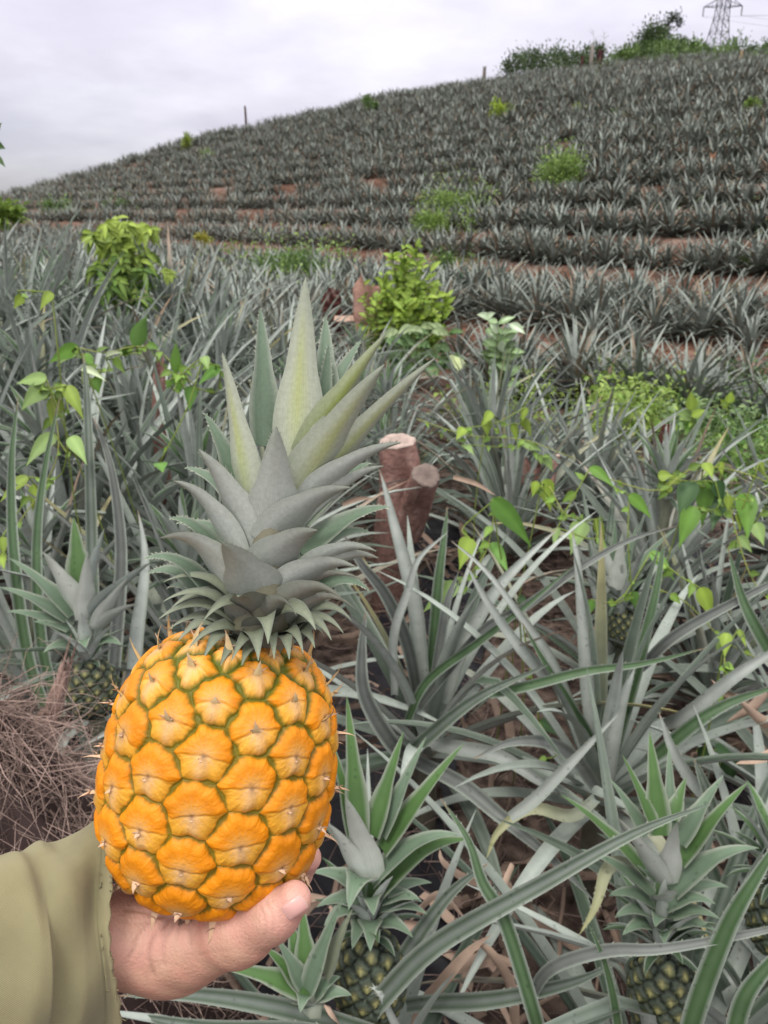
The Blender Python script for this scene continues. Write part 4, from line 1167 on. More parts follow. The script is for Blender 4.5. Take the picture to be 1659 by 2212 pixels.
def blocked(x, y):
    for c, r in CLEAR:
        if math.hypot(x - c[0], y - c[1]) < r: return True
    # the sight line on to the stump stays open, as in the photograph
    for X0, X1, dn, dfar in ((835, 900, 1.9, 2.95),):
        X, _, dd_ = proj((x, y, CAM_Z - 1))
        if X0 - 60 < X < X1 + 60 and dn < dd_ < dfar: return True
    if math.hypot(x, y) < 1.36: return True
    a_ = math.degrees(math.atan2(x, y)); d_ = math.hypot(x, y)
    lim = np.interp(a_, [-40, -26, -18, -8, 4, 10, 20, 40], [7.6, 7.2, 6.6, 6.0, 5.4, 4.6, 3.8, 3.6])
    if d_ > lim: return True
    return False
for (x, y) in cand:
    if blocked(x, y): continue
    X, Y, d = proj(on_ground(x, y) + np.array([0, 0, .45]))
    if d < .8 or X < -260 or X > 1920: continue
    placed.append((x, y, X, Y, d))
WORDS = [("left of", lambda dx, dy: dx < 0 and abs(dx) >= abs(dy)), ("right of", lambda dx, dy: dx >= 0 and abs(dx) >= abs(dy)), ("behind", lambda dx, dy: dy < 0), ("in front of", lambda dx, dy: True)]
LANDMARKS += [(875, 1080, "the cut red-brown stump"), (790, 690, "the tall split stump"), (890, 610, "the lime-green bush"), (265, 560, "the drooping-leaved sapling"), (1070, 710, "the glossy-leaved shrub"), (110, 860, "the pale vine leaves"),
   (345, 720, "the dark green vine leaves"), (1530, 1090, "the dark hanging vine leaves"), (1350, 870, "the patch of bright green weeds"), (0, 1000, "the left edge"), (1659, 1000, "the right edge"), (620, 720, "the crown of the held pineapple"), (420, 640, "the weeds at the foot of the hill")]
protos = {}
def size_word(d): return "large" if d < 2.6 else ("mid-sized" if d < 4.5 else "small")
used_l = {}
field = []
for (x, y, X, Y, d) in placed:
    k = int(rng.integers(0, 9)); rz = rng.uniform(0, 6.28); sc = rng.uniform(.85, 1.12)
    if x < -.5: sc *= 1.12
    if x < -1.0 and y > 2.6: sc *= 1.16
    if d > 6: sc *= .92
    z = float(ground(x, y)) - .03
    tl = (rng.normal(0, .07), rng.normal(0, .07))
    if k not in protos:
        o = thing("pineapple_plant", None, "pineapple plant", (0, 0, 0))
        link("leaves", VARIANTS[k][0], o)
        if VARIANTS[k][1] is not None: link("crown", VARIANTS[k][1], o)
        protos[k] = o
        o.location = (x, y, z); o.rotation_euler = (tl[0], tl[1], rz); o.scale = (sc,) * 3
    else:
        o = copy_tree(protos[k], (x, y, z), rz, sc, tl)
    L_ = min(LANDMARKS, key=lambda l: (l[0] - X) ** 2 + 1.6 * (l[1] - Y) ** 2)
    dx, dy = X - L_[0], 1.25 * (Y - L_[1])
    w_ = next(w for w, f in WORDS if f(dx, dy))
    if "edge" in L_[2]: w_ = "near"
    o["label"] = f"{size_word(d)} {'crowned ' if k % 3 != 1 else ''}silver-green pineapple plant {w_} {L_[2]}"
    o["group"] = f"pineapple plants of the near field {w_} {L_[2]}"
    o["category"] = "pineapple plant"
    field.append(o)

# ---- the terraced hill
def lod_rosette(rng, n, seg, L, hw):
    mb = MB()
    for i in range(n):
        f = i / (n - 1); az_ = i * GOLD + rng.uniform(-.3, .3)
        P, S = arc_path(np.array([0, 0, .08 + .1 * (1 - f)]), az_, 86 - 74 * f ** .85 + rng.uniform(-8, 8), L * (.6 + .55 * math.sin(math.pi * min(.2 + .6 * f, .9))) * rng.uniform(.8, 1.1), rng.uniform(15, 40) + 40 * f, seg)
        t = np.linspace(0, 1, seg); W = wprofile(t, hw)[:, None]
        T = nrm(np.gradient(P, axis=0)); N = np.cross(T, np.broadcast_to(S, T.shape))
        V = np.stack([P + S * W + N * W * .5, P, P - S * W + N * W * .5], 1)
        g = rng.uniform(.75, 1.15)
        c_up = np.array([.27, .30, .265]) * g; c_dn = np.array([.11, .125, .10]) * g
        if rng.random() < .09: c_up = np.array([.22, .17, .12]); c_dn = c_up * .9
        c = c_dn + (c_up - c_dn) * (1 - f) ** .7  # low outer leaves darker: shade under and between plants put into the colour
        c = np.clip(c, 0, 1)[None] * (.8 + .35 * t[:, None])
        C = np.repeat(c[:, None], 3, 1).reshape(-1, 3)
        i_ = np.arange(seg - 1)[:, None] * 3; j = np.arange(2)[None]
        Q = np.stack([i_ + j, i_ + j + 1, i_ + 3 + j + 1, i_ + 3 + j], -1).reshape(-1, 4)
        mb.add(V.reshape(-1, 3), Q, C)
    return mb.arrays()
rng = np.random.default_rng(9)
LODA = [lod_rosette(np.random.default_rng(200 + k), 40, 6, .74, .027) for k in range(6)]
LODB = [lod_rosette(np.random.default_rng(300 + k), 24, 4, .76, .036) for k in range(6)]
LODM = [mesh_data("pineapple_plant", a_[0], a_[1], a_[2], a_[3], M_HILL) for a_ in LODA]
hill = []
KEEP = [at_y(882, 700, 7.8)[:2], at_y(797, 740, 7.9)[:2], at_y(719, 740, 8.2)[:2], at_y(840, 700, 7.8)[:2]]
zlev = np.arange(-2.0, 9.0, STEP)
BARE = [hit(*p) for p in ((1560, 690), (1620, 690), (1500, 700), (1450, 690), (640, 415), (500, 415), (830, 400), (560, 475), (420, 470), (1310, 660), (1180, 690), (1130, 640))]
BARE = [b for b in BARE if b is not None]
for li, zl in enumerate(zlev):
    for off in (.02, .08, .14, .20):
        az_ = -46.0
        while az_ < 42:
            Dk, Zk = knots(np.array([az_])); Dk, Zk = Dk[0], Zk[0]
            zt = zl + off * STEP / .5 * .5
            for _ in range(2):                       # follow the wandering terrace edge
                dq = np.interp(zt, Zk, Dk); aq = math.radians(az_); zt = zl + off - float(wav(dq * math.sin(aq), dq * math.cos(aq)))
            if zt < Zk[0] or zt > Zk[-1] - .02:
                az_ += .4; continue
            d = np.interp(zt, Zk, Dk)
            sp = .33 if d < 30 else .40
            az_ += math.degrees(sp / d) * rng.uniform(.75, 1.3)
            d2 = d + rng.normal(0, .06)
            x, y = d2 * math.sin(math.radians(az_)), d2 * math.cos(math.radians(az_))
            if rng.random() < .05 + .5 * (vnoise(x * .8, y * .8) > .62): continue
            if any(np.hypot(x - b[0], y - b[1]) < .022 * np.hypot(b[0], b[1]) + .12 for b in BARE): continue
            hill.append((x, y, d2, li))
# rows on the flat ground between the near field and the foot of the slope
for az_s in np.arange(-46, 42, .25):
    Dk, _ = knots(np.array([az_s])); Dk = Dk[0]
    lim = np.interp(az_s, [-40, -26, -18, -8, 4, 10, 20, 40], [7.6, 7.4, 6.8, 6.4, 7.0, 6.6, 6.6, 6.2])
    kk = 0
    while True:
        d = lim + .4 + (kk // 2) * 1.32 + (.42 if kk % 2 else 0)
        kk += 1
        if d > Dk[1] - .1: break
        if az_s > 5 and 9.7 < d < 11.0: continue
        if rng.random() > .25 * d * math.radians(1) / .42 * 1.15: continue
        az_ = az_s + rng.uniform(-.15, .15); d2 = d + rng.normal(0, .10)
        x, y = d2 * math.sin(math.radians(az_)), d2 * math.cos(math.radians(az_))
        if any(np.hypot(x - b[0], y - b[1]) < .03 * np.hypot(b[0], b[1]) + .10 for b in BARE): continue
        if any(math.hypot(x - q[0], y - q[1]) < .75 for q in KEEP): continue
        hill.append((x, y, d2, -1))
# a last belt along the crest
for az_ in np.arange(-46, 42, .3):
    Dk, Zk = knots(np.array([az_])); d = Dk[0][6] - rng.uniform(-1, 3.5)
    hill.append((d * math.sin(math.radians(az_)), d * math.cos(math.radians(az_)), d, 99))
SHRUB_CLEAR = []
hill.sort(key=lambda h: h[2])
hill = np.array(hill)
hill_z = ground(hill[:, 0], hill[:, 1])
inview = [i for i in range(len(hill)) if -30 < proj((hill[i, 0], hill[i, 1], hill_z[i] + .4))[0] < 1690]
n_field = len([1 for p in placed if -60 < p[2] < 1720])
single = set(inview[:max(0, 292 - n_field)])
ROW = ["lowest", "second", "third", "fourth", "fifth", "sixth", "seventh", "eighth", "ninth", "tenth"]
lis = sorted(set(int(hill[i, 3]) for i in single))
allV, allQ, allC, nn = [], [], [], 0
PLACE_X = [(0, "at the far left end"), (300, "left of the lime-green bush"), (760, "behind the lime-green bush"), (1000, "right of the lime-green bush"), (1250, "below the pale green shrub"), (1480, "near the right edge")]
for i in range(len(hill)):
    x, y, d, li = hill[i]; z = hill_z[i] - .04; li = int(li)
    rz = rng.uniform(0, 6.28); sc = rng.uniform(.58, .92) * (1.12 if d < 14 else 1.0) * (.72 if li == -1 and 7.8 < d < 9.9 and x > .1 * y else 1.0)
    k = int(rng.integers(0, 6))
    if i in single:
        o = bpy.data.objects.new("pineapple_plant", LODM[k]); COL.objects.link(o)
        o.location = (x, y, z); o.rotation_euler = (rng.normal(0, .08), rng.normal(0, .08), rz); o.scale = (sc,) * 3
        X = proj((x, y, z))[0]
        where = [w for x0, w in PLACE_X if X >= x0 or x0 == 0][-1]
        r_ = ROW[min(lis.index(int(li)), 9)]
        o["label"] = f"grey pineapple plant in the {r_} terrace row up the hill, {where}"
        o["group"] = f"pineapple plants of the {r_} terrace row, {where}"
        o["category"] = "pineapple plant"
        continue
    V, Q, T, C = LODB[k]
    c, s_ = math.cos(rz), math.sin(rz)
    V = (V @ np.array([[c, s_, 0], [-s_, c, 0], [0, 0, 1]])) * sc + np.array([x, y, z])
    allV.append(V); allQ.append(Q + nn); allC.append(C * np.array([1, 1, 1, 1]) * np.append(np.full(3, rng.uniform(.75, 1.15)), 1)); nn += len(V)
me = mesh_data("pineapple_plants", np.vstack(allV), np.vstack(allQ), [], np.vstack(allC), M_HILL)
tag(link("distant_pineapple_rows", me), "rows of small grey pineapple plants covering the upper terraces of the hill", "pineapple rows", kind="stuff")
# ------------------------------------------------------------------ shrubs, weeds, vines
def leaf_cloud(mb, C, D, L, W, cols, fold=.25, droop=.0):
    """many folded leaves: C centres (n,3), D directions, L lengths, W widths, cols (n,3)"""
    n = len(C); D = nrm(D)
    up = np.tile([0, 0, 1.0], (n, 1)) + rngl.normal(0, .45, (n, 3))
    S = nrm(np.cross(D, up)); N = np.cross(S, D)
    L = np.asarray(L)[:, None]; W = np.asarray(W)[:, None]
    b = C - D * L * .5; t = C + D * L * .5 - N * L * droop
    m = C + N * L * droop * .3
    l = m + S * W * .5 + N * W * fold; r = m - S * W * .5 + N * W * fold
    V = np.stack([b, l, m, t, r], 1).reshape(-1, 3)
    k = np.arange(n)[:, None] * 5
    Q = np.concatenate([k + np.array([[0, 2, 3, 1]]), k + np.array([[0, 4, 3, 2]])], 0)
    mb.add(V, Q, np.repeat(cols, 5, 0))

def bush_at(name, label, cat, X, Yb, Yt, wpx, d, cols, leaf, n, base=None, group=None, droop=.1, stems=5, aspect=.45, gaps=6, upw=.3, seed=0, trunk_col=(.16, .12, .09, .5), trunk_r=.012, shape=1.0, mat=None, dens=1.0):
    """a leafy plant: stems and a crown of many small leaves gathered in clumps"""
    global rngl
    rngl = np.random.default_rng(seed + 500)
    n = int(n * dens)
    top, bot = at(X, Yt, d), at(X, Yb, d)
    g = base if base is not None else on_ground(bot[0], bot[1])
    hgt = top[2] - bot[2]; rx = wpx / FPX * d * .5; cen = np.array([bot[0], bot[1], (top[2] + bot[2]) / 2]); rz = hgt / 2
    t = thing(name, label, cat, tuple(g), group)
    mb = MB()
    ncl = max(5, int(n / 55))
    dirs = nrm(rngl.normal(0, 1, (ncl, 3))); rad = rngl.uniform(.25, .95, ncl) ** .7
    cl = cen + dirs * rad[:, None] * np.array([rx, rx, rz])
    cl[:, :2] = cen[:2] + (cl[:, :2] - cen[:2]) * (1 - (1 - shape) * np.clip((cl[:, 2:3] - cen[2]) / rz, 0, 1))
    size = rngl.uniform(.2, .42, ncl)
    which = rngl.integers(0, ncl, n)
    off = rngl.normal(0, 1, (n, 3)) * (size[which] * min(rx, rz) * 1.0)[:, None]
    C = cl[which] + off
    D = nrm(C - cen + rngl.normal(0, .5, (n, 3)) * min(rx, rz) + np.array([0, 0, upw * rx]))
    ca, cb_ = np.array(cols[0]), np.array(cols[1])
    mixv = np.clip(rngl.beta(1.6, 1.6, n) * .7 + .3 * rngl.random(ncl)[which], 0, 1)
    col = (ca + (cb_ - ca) * mixv[:, None]) * rngl.uniform(.8, 1.2, (n, 1))
    leaf_cloud(mb, C, D, leaf * rngl.uniform(.6, 1.25, n), leaf * aspect * rngl.uniform(.7, 1.2, n), col, droop=droop)
    mb.build("foliage" if name not in ("tree", "sapling") else "crown", mat or M_LEAF, t)
    mb = MB()
    for k in range(stems):
        e_ = cl[rngl.integers(0, ncl)] if stems > 1 else cen + np.array([0, 0, rz * .5])
        q = spline([g + rngl.normal(0, .01, 3) * [1, 1, 0] - [0, 0, .02], g * .5 + e_ * .5 + rngl.normal(0, .08, 3) * rx, e_], 7)
        tube(mb, q, np.linspace(trunk_r, trunk_r * .35, 7), trunk_col, seg=6)
    mb.build("trunk" if name in ("tree", "sapling") else "stems", M_BARK, t)
    return t

LIME = [(.20, .32, .03), (.44, .53, .07)]; YG = [(.12, .22, .025), (.40, .46, .06)]; MIDG = [(.08, .15, .045), (.18, .28, .08)]; PALEG = [(.15, .25, .06), (.31, .42, .12)]; DARKG = [(.05, .08, .035), (.125, .175, .075)]
# lime bush by the stumps: upright leafy shoots
def shooty_bush(label, base_px, yw, tips, leaf, per, cols, seed):
    rng = np.random.default_rng(seed)
    g0 = at_y(base_px[0], base_px[1], yw); g = on_ground(g0[0], g0[1])
    t = thing("bush", label, "bush", tuple(g)); mb, ms = MB(), MB()
    for (X, Y) in tips:
        e_ = at_y(X, Y, yw + rng.uniform(-.28, .28))
        for rep in range(2):
            e2 = e_ + rng.normal(0, .05, 3) * (rep > 0)
            q = spline([g + rng.normal(0, .04, 3) * [1, 1, 0], (g * .55 + e2 * .45) + rng.normal(0, .04, 3), e2], 20)
            tube(ms, q, np.linspace(.008, .0025, 20), (.20, .21, .07, .5), seg=5)
            for k in range(per):
                f = rng.uniform(.22, 1.0); b = q[int(f * 19)]
                az_ = rng.uniform(0, 6.28); l = leaf * rng.uniform(.6, 1.25) * (1.1 - .35 * f)
                tip = b + np.array([math.cos(az_), math.sin(az_), rng.uniform(-.35, .9)]) * l
                m_ = np.clip(.25 + .6 * f + rng.normal(0, .2), 0, 1)
                c_ = (np.array(cols[0]) + (np.array(cols[1]) - np.array(cols[0])) * m_) * rng.uniform(.85, 1.15)
                broad(mb, b, tip, l * .48, c_, rng, n=5, heart=.9, sag=.18)
    mb.build("foliage", M_LEAF, t); ms.build("stems", M_BARK, t)
LIMEB = [(.10, .22, .03), (.37, .50, .08)]
def broad(mb, b, tip, w, col, rng, fold=.25, sag=.12, heart=.75, n=9, face=None):
    b, tip = np.asarray(b, float), np.asarray(tip, float)
    ch = tip - b; L = np.linalg.norm(ch)
    P = bez(b, b + ch * .5 + np.array([0, 0, L * sag]), tip, n)
    view = nrm(CAMP - b) if face is None else nrm(face)
    view = nrm(view + np.array([0, 0, .5]) + rng.normal(0, .25, 3))
    S = nrm(np.cross(nrm(ch), view))
    if np.cross(nrm(ch), S)[2] < 0: S = -S
    t = np.linspace(0, 1, n)
    W = w * .5 * np.sin(math.pi * np.clip(t * .97 + .03, 0, 1) ** heart) * (1 - .42 * t ** 2.2) * 1.12 + w * .004
    col = np.asarray(col, float); 
    blade(mb, P, S, W, chan=fold, th=.0006, ct=col, cb=col * 1.15 + .03, ce=col * .95, cmid=col * 1.25)
shooty_bush("lime-green leafy bush growing beside the tall split stump", (878, 745), 7.4, [(872, 512), (902, 538), (846, 545), (824, 580), (930, 572), (952, 615), (968, 640), (905, 600), (852, 622), (884, 566), (942, 672), (828, 665), (915, 690), (870, 650), (896, 640), (860, 585), (925, 630), (840, 600), (885, 690)], .12, 46, LIMEB, 1)
shooty_bush("lime twigs sprouting over the bark of the tall split stump", (806, 760), 7.3, [(785, 640), (800, 610), (812, 660), (822, 640), (795, 690), (815, 700)], .10, 16, LIMEB, 2)
# broad pale leaves under it
rng = np.random.default_rng(61)
t = thing("broadleaf_plant", "pale green lobed-leaf plant at the foot of the lime-green bush", "plant", tuple(on_ground(*at(890, 790, 6.9)[:2])))
mb = MB(); mbs = MB(); g0 = ORIGIN[t.name]
for k in range(46):
    b = at(rng.uniform(835, 985), rng.uniform(700, 800), rng.uniform(6.6, 7.2))
    tip = b + np.array([rng.uniform(-.12, .12), rng.uniform(-.14, -.02), rng.uniform(-.08, .03)])
    c_ = np.array([.34, .43, .22]) * rng.uniform(.8, 1.1) if b[2] > .5 else np.array([.10, .18, .06]) * rng.uniform(.7, 1.3)
    for s_ in (-.55, 0, .55):
        q = tip + np.array([s_ * .10, .02 * abs(s_), 0])
        broad(mb, b, q, .07, c_, rng, n=7)
    tube(mbs, spline([g0 + rng.normal(0, .03, 3) * [1, 1, 0], (g0 + b) / 2 + [0, 0, .1], b], 6), .004, (.2, .26, .1, .5), seg=5)
broad(mb, at(985, 770, 6.0), at(985, 810, 5.9), .13, (.46, .52, .26), rng)
mb.build("foliage", M_LEAF, t); mbs.build("stems", M_LEAF, t)
# glossy shrub
M_GLOSS = mat_col("glossy_leaf", .22, .6, 30, .2, transl=.15)
rng = np.random.default_rng(62)
t = thing("shrub", "shrub with pale glossy oval leaves right of the lime-green bush", "shrub", tuple(on_ground(*at(1070, 800, 4.7)[:2])))
mb = MB(); mbs = MB(); g0 = ORIGIN[t.name]
for k in range(9):
    e_ = at(rng.uniform(1030, 1110), rng.uniform(690, 775), rng.uniform(4.5, 4.9))
    path = spline([g0, (g0 + e_) / 2 + rng.normal(0, .03, 3), e_], 8); tube(mbs, path, np.linspace(.007, .003, 8), (.15, .17, .08, .5), seg=6)
    for j in range(9):
        az_ = j * GOLD; b = path[-1 - j // 3]
        tip = b + np.array([math.cos(az_), math.sin(az_), rng.uniform(-.1, .7)]) * rng.uniform(.07, .12)
        broad(mb, b, tip, .045, np.array([.22, .33, .14]) * rng.uniform(.5, 1.25), rng, n=8, heart=.95)
for X, Y, X2, Y2, w in ((1075, 720, 1062, 700, .06), (1062, 690, 1030, 680, .05), (1100, 700, 1135, 722, .05), (1085, 760, 1083, 735, .05), (1047, 690, 1070, 676, .04)):
    broad(mb, at(X, Y, 4.55), at(X2, Y2, 4.5), w, (.42, .52, .34), rng, heart=.95)
mb.build("foliage", M_GLOSS, t); mbs.build("stems", M_BARK, t)
# the drooping sapling on the left
rng = np.random.default_rng(63)
gS = on_ground(*at(272, 700, 4.7)[:2])
t = thing("sapling", "young sapling with drooping yellow-green leaves above the plants on the left", "sapling", tuple(gS))
mb = MB(); mbs = MB()
topS = at(268, 560, 4.7)
tube(mbs, spline([gS, (gS + topS) / 2 + [.02, 0, 0], topS], 8), np.linspace(.016, .008, 8), (.13, .13, .07, .5), seg=7)
for k in range(62):
    Xc = rng.normal(268, 42); Yc = rng.uniform(478, 640)
    if abs(Xc - 268) > 78 * (1 - .5 * max(0, (Yc - 560) / 90)): continue
    e_ = at(Xc, Yc, 4.7 + rng.normal(0, .12))
    tube(mbs, spline([topS - [0, 0, .1], (topS + e_) / 2 + [0, 0, .03], e_], 5), np.linspace(.005, .002, 5), (.17, .2, .07, .5), seg=5)
    hi2 = np.clip((600 - Yc) / 110, 0, 1)
    for j in range(13):
        az_ = rng.uniform(0, 6.28); l = rng.uniform(.08, .145)
        b = e_ + rng.normal(0, .008, 3); tip = b + np.array([math.cos(az_) * .65, math.sin(az_) * .65, rng.uniform(-1.0, .15)]) * l
        c_ = (np.array([.085, .17, .025]) + (np.array([.34, .45, .07]) - np.array([.085, .17, .025])) * np.clip(hi2 + rng.normal(0, .22), 0, 1)) * rng.uniform(.85, 1.15)
        broad(mb, b, tip, .030, c_, rng, n=6, heart=1.0, sag=.22)
for k in range(10):
    b = at(rng.uniform(345, 365), rng.uniform(575, 600), 4.6); tip = at(rng.uniform(355, 392), rng.uniform(590, 620), 4.6)
    broad(mb, b, tip, .028, np.array([.30, .40, .07]) * rng.uniform(.8, 1.2), rng, n=6, heart=1.0)
tube(mbs, spline([topS - [0, 0, .2], at(330, 570, 4.65), at(352, 578, 4.6)], 6), .003, (.17, .2, .07, .5), seg=5)
mb.build("crown", M_LEAF, t); mbs.build("trunk", M_BARK, t)

# shrubs and weeds on the hill, standing where the sight line meets the slope
def hill_bush(label, X, Yb, Yt, w, cols, leaf, n, seed, name="bush", cat="bush", **kw):
    P = hit(X, Yb)
    d = (P - CAMP) @ FW
    bush_at(name, label, cat, X, Yb, Yt, w, d, cols, leaf, n, base=on_ground(P[0], P[1]), seed=seed, **kw)
HB = [
 ("pale green round bush on the hillside above a pale stump", 1205, 412, 335, 92, PALEG, .10, 900), ("pale green weedy shrub spreading right of the glossy-leaved shrub's top", 985, 470, 405, 120, PALEG, .10, 900),
 ("pale green shrub lower left of the spreading weedy shrub", 930, 520, 460, 90, PALEG, .10, 600), ("small bright lime bush high on the hill, standing alone", 1077, 262, 216, 38, LIME, .13, 420),
 ("small dark-green sapling just below the skyline near the middle", 800, 250, 207, 30, MIDG, .16, 240), ("thin bright green sapling high on the left slope", 405, 330, 285, 24, YG, .16, 200),
 ("faint olive shrub right of the thin bright green sapling", 448, 350, 318, 34, PALEG, .16, 160), ("small yellow bush low on the left slope", 440, 545, 502, 32, [(.30, .30, .05), (.45, .42, .08)], .12, 200),
 ("low green bush on the left slope above the sapling", 262, 452, 432, 70, MIDG, .18, 260), ("low green bush at the far left foot of the hill", 130, 472, 430, 90, MIDG, .2, 300),
 ("wide dull green thicket at the foot of the hill, left of the stumps", 625, 632, 545, 170, MIDG, .10, 1300), ("bright green low thicket left of the dark stump", 545, 655, 590, 130, [(.10, .2, .03), (.25, .36, .08)], .08, 900),
 ("dark green creeper mound right of the lime-green bush", 1005, 660, 585, 70, [(.03, .08, .035), (.10, .2, .09)], .07, 700), ("grey-green weeds behind the lime-green bush", 960, 610, 555, 90, MIDG, .08, 500),
 ("small yellow-green shrub high on the right slope", 1252, 248, 222, 30, YG, .14, 160), ("tall pale weed near the right edge of the slope", 1618, 262, 198, 26, PALEG, .12, 200),
 ("small bright green weed below the tall pale weed", 1596, 300, 262, 34, YG, .10, 160), ("bright green weed among the plants at the right edge", 1610, 590, 555, 60, PALEG, .07, 260),
 ("green weed clump at the right edge of the slope", 1640, 510, 480, 70, PALEG, .08, 260), ("small mid-green weed on the slope right of the creeper mound", 1330, 268, 240, 30, MIDG, .12, 120),
 ("yellowish dry weed at the right, above the bare red path", 1580, 650, 615, 34, [(.26, .22, .10), (.36, .30, .14)], .07, 140),
]
for k, h in enumerate(HB):
    hill_bush(h[0], h[1], h[2], h[3], h[4], h[5], h[6], h[7], 40 + k, stems=4, trunk_r=.02, dens=2.2)
bush_at("tree", "light green tree cut by the left edge of the photo", "tree", 2, 505, 425, 84, 11.0, [(.14, .24, .04), (.28, .38, .08)], .16, 700, seed=90, stems=3, trunk_r=.03)
# a leaf or two of a near branch reach in at the left edge
rng = np.random.default_rng(64)
t = thing("branch", "leafy twig reaching in from the left edge against the sky", "branch", tuple(at(-60, 340, 2.0)))
mb = MB()
tube(mb, spline([on_ground(*at(-160, 900, 2.1)[:2]), at(-140, 600, 2.05), at(-60, 340, 2.0), at(-14, 312, 2.0)], 12), np.linspace(.012, .002, 12), (.12, .12, .07, .5), seg=6)
mb.build("twig", M_BARK, t)
mb = MB()
for b, q in (((-14, 312), (12, 322)), ((-18, 335), (12, 362)), ((-20, 300), (4, 265)), ((-40, 330), (-10, 380)), ((-50, 340), (-60, 400))):
    broad(mb, at(*b, 2.0), at(*q, 2.0), .022, (.06, .12, .03), rng)
mb.build("foliage", M_LEAF, t)

# weeds of the hollow on the right: nobody could count them
rngl = np.random.default_rng(70)
mb = MB()
def weeds(X0, X1, Y0, Y1, n, cols, leaf, h):
    C, col = [], []
    while len(C) < n:
        X, Y = rngl.uniform(X0, X1), rngl.uniform(Y0, Y1)
        if ((X - (X0 + X1) / 2) / ((X1 - X0) / 2)) ** 2 + ((Y - (Y0 + Y1) / 2) / ((Y1 - Y0) / 2)) ** 2 > 1: continue
        P = hit(X, Y)
        if P is None or P[1] > 60: continue
        g_ = rngl.uniform(.6, 1.2); m_ = int(rngl.integers(5, 14)); hh = h * rngl.uniform(.5, 1.2)
        for _ in range(m_):
            C.append(P + rngl.normal(0, .09, 3) * [1, 1, 0] + [0, 0, rngl.uniform(.05, 1) * hh])
            col.append((np.array(cols[0]) + (np.array(cols[1]) - np.array(cols[0])) * rngl.random()) * g_)
    C = np.array(C); D = rngl.normal(0, 1, C.shape) + [0, 0, .4]
    leaf_cloud(mb, C, D, leaf * rngl.uniform(.6, 1.3, len(C)), leaf * .5 * rngl.uniform(.7, 1.2, len(C)), np.array(col), droop=.1)
weeds(1265, 1450, 850, 985, 2300, [(.18, .31, .05), (.38, .49, .13)], .07, .42)
weeds(1430, 1720, 830, 1010, 3000, [(.11, .20, .07), (.27, .38, .16)], .07, .34)
weeds(1520, 1740, 980, 1130, 1200, [(.07, .17, .03), (.22, .34, .08)], .06, .30)
weeds(1080, 1420, 770, 850, 700, [(.06, .13, .05), (.2, .3, .13)], .055, .24)
weeds(930, 1080, 560, 660, 400, [(.07, .15, .05), (.2, .3, .12)], .07, .30)
weeds(440, 760, 560, 660, 900, [(.07, .14, .04), (.2, .31, .09)], .09, .35)
weeds(950, 1250, 880, 1010, 700, [(.16, .26, .05), (.30, .40, .1)], .06, .36)
weeds(1450, 1659, 640, 720, 120, [(.14, .2, .06), (.3, .36, .12)], .06, .2)
weeds(885, 1065, 395, 525, 900, PALEG, .12, .6)
weeds(1150, 1262, 335, 412, 420, PALEG, .12, .6)
weeds(430, 790, 540, 660, 900, PALEG, .12, .75)
weeds(60, 330, 425, 470, 260, MIDG, .16, .5)
weeds(920, 1040, 545, 640, 260, PALEG, .09, .4)
weeds(880, 1659, 230, 560, 420, [(.08, .15, .05), (.22, .31, .12)], .08, .3)
MBW = mb

# vines
def minis(mb, q, rng):
    for p in q[1:-1]:
        if rng.random() < .45:
            l = rng.uniform(.012, .04); az_ = rng.uniform(0, 6.28)
            tip = p + np.array([math.cos(az_) * .8, math.sin(az_) * .8, rng.uniform(-1, .5)]) * l
            broad(mb, p, tip, l * .55, np.array([.17, .28, .05]) * rng.uniform(.6, 1.5), rng, n=6, heart=.65)
def vine(label, leaves, d, seed, extra=()):
    rng = np.random.default_rng(seed)
    g = on_ground(*at(leaves[0][0], leaves[0][1], d)[:2])
    t = thing("vine", label, "vine", tuple(g))
    mb, ms = MB(), MB()
    CO = {'l': (.27, .38, .055), 'g': (.13, .27, .035), 'd': (.055, .12, .04), 'p': (.25, .37, .12), 'w': (.55, .62, .42), 'b': (.15, .31, .06)}
    prev = None
    for (X, Y, X2, Y2, w, c) in leaves:
        dl = d + rng.normal(0, .05)
        b, q = at(X, Y, dl), at(X2, Y2, dl - rng.uniform(-.03, .05))
        broad(mb, b, q, w * dl / FPX * .9, np.array(CO[c]) * rng.uniform(.85, 1.15), rng, n=12, heart=.62, fold=.18 if c != 'w' else .9)
        if prev is not None and np.linalg.norm(b - prev) < .34:
            mid = (b + prev) / 2 + rng.normal(0, .02, 3) + [0, 0, -.02]
            q_ = spline([prev, mid, b], 8); tube(ms, q_, .0018, (.24, .32, .06, .5), seg=5); minis(mb, q_, rng)
        else:
            gb = np.array([b[0] + rng.normal(0, .05), b[1] + .05, float(ground(b[0], b[1] + .05))])
            tube(ms, spline([gb, (gb + b) / 2 + rng.normal(0, .04, 3), b], 8), .002, (.22, .28, .07, .5), seg=5)
        prev = b
    for e_ in extra:
        q_ = spline([at(*p) for p in e_], 16); tube(ms, q_, .0016, (.34, .38, .10, .5), seg=5); minis(mb, q_, rng)
    mb.build("foliage", M_LEAF, t); ms.build("stem", M_LEAF, t)
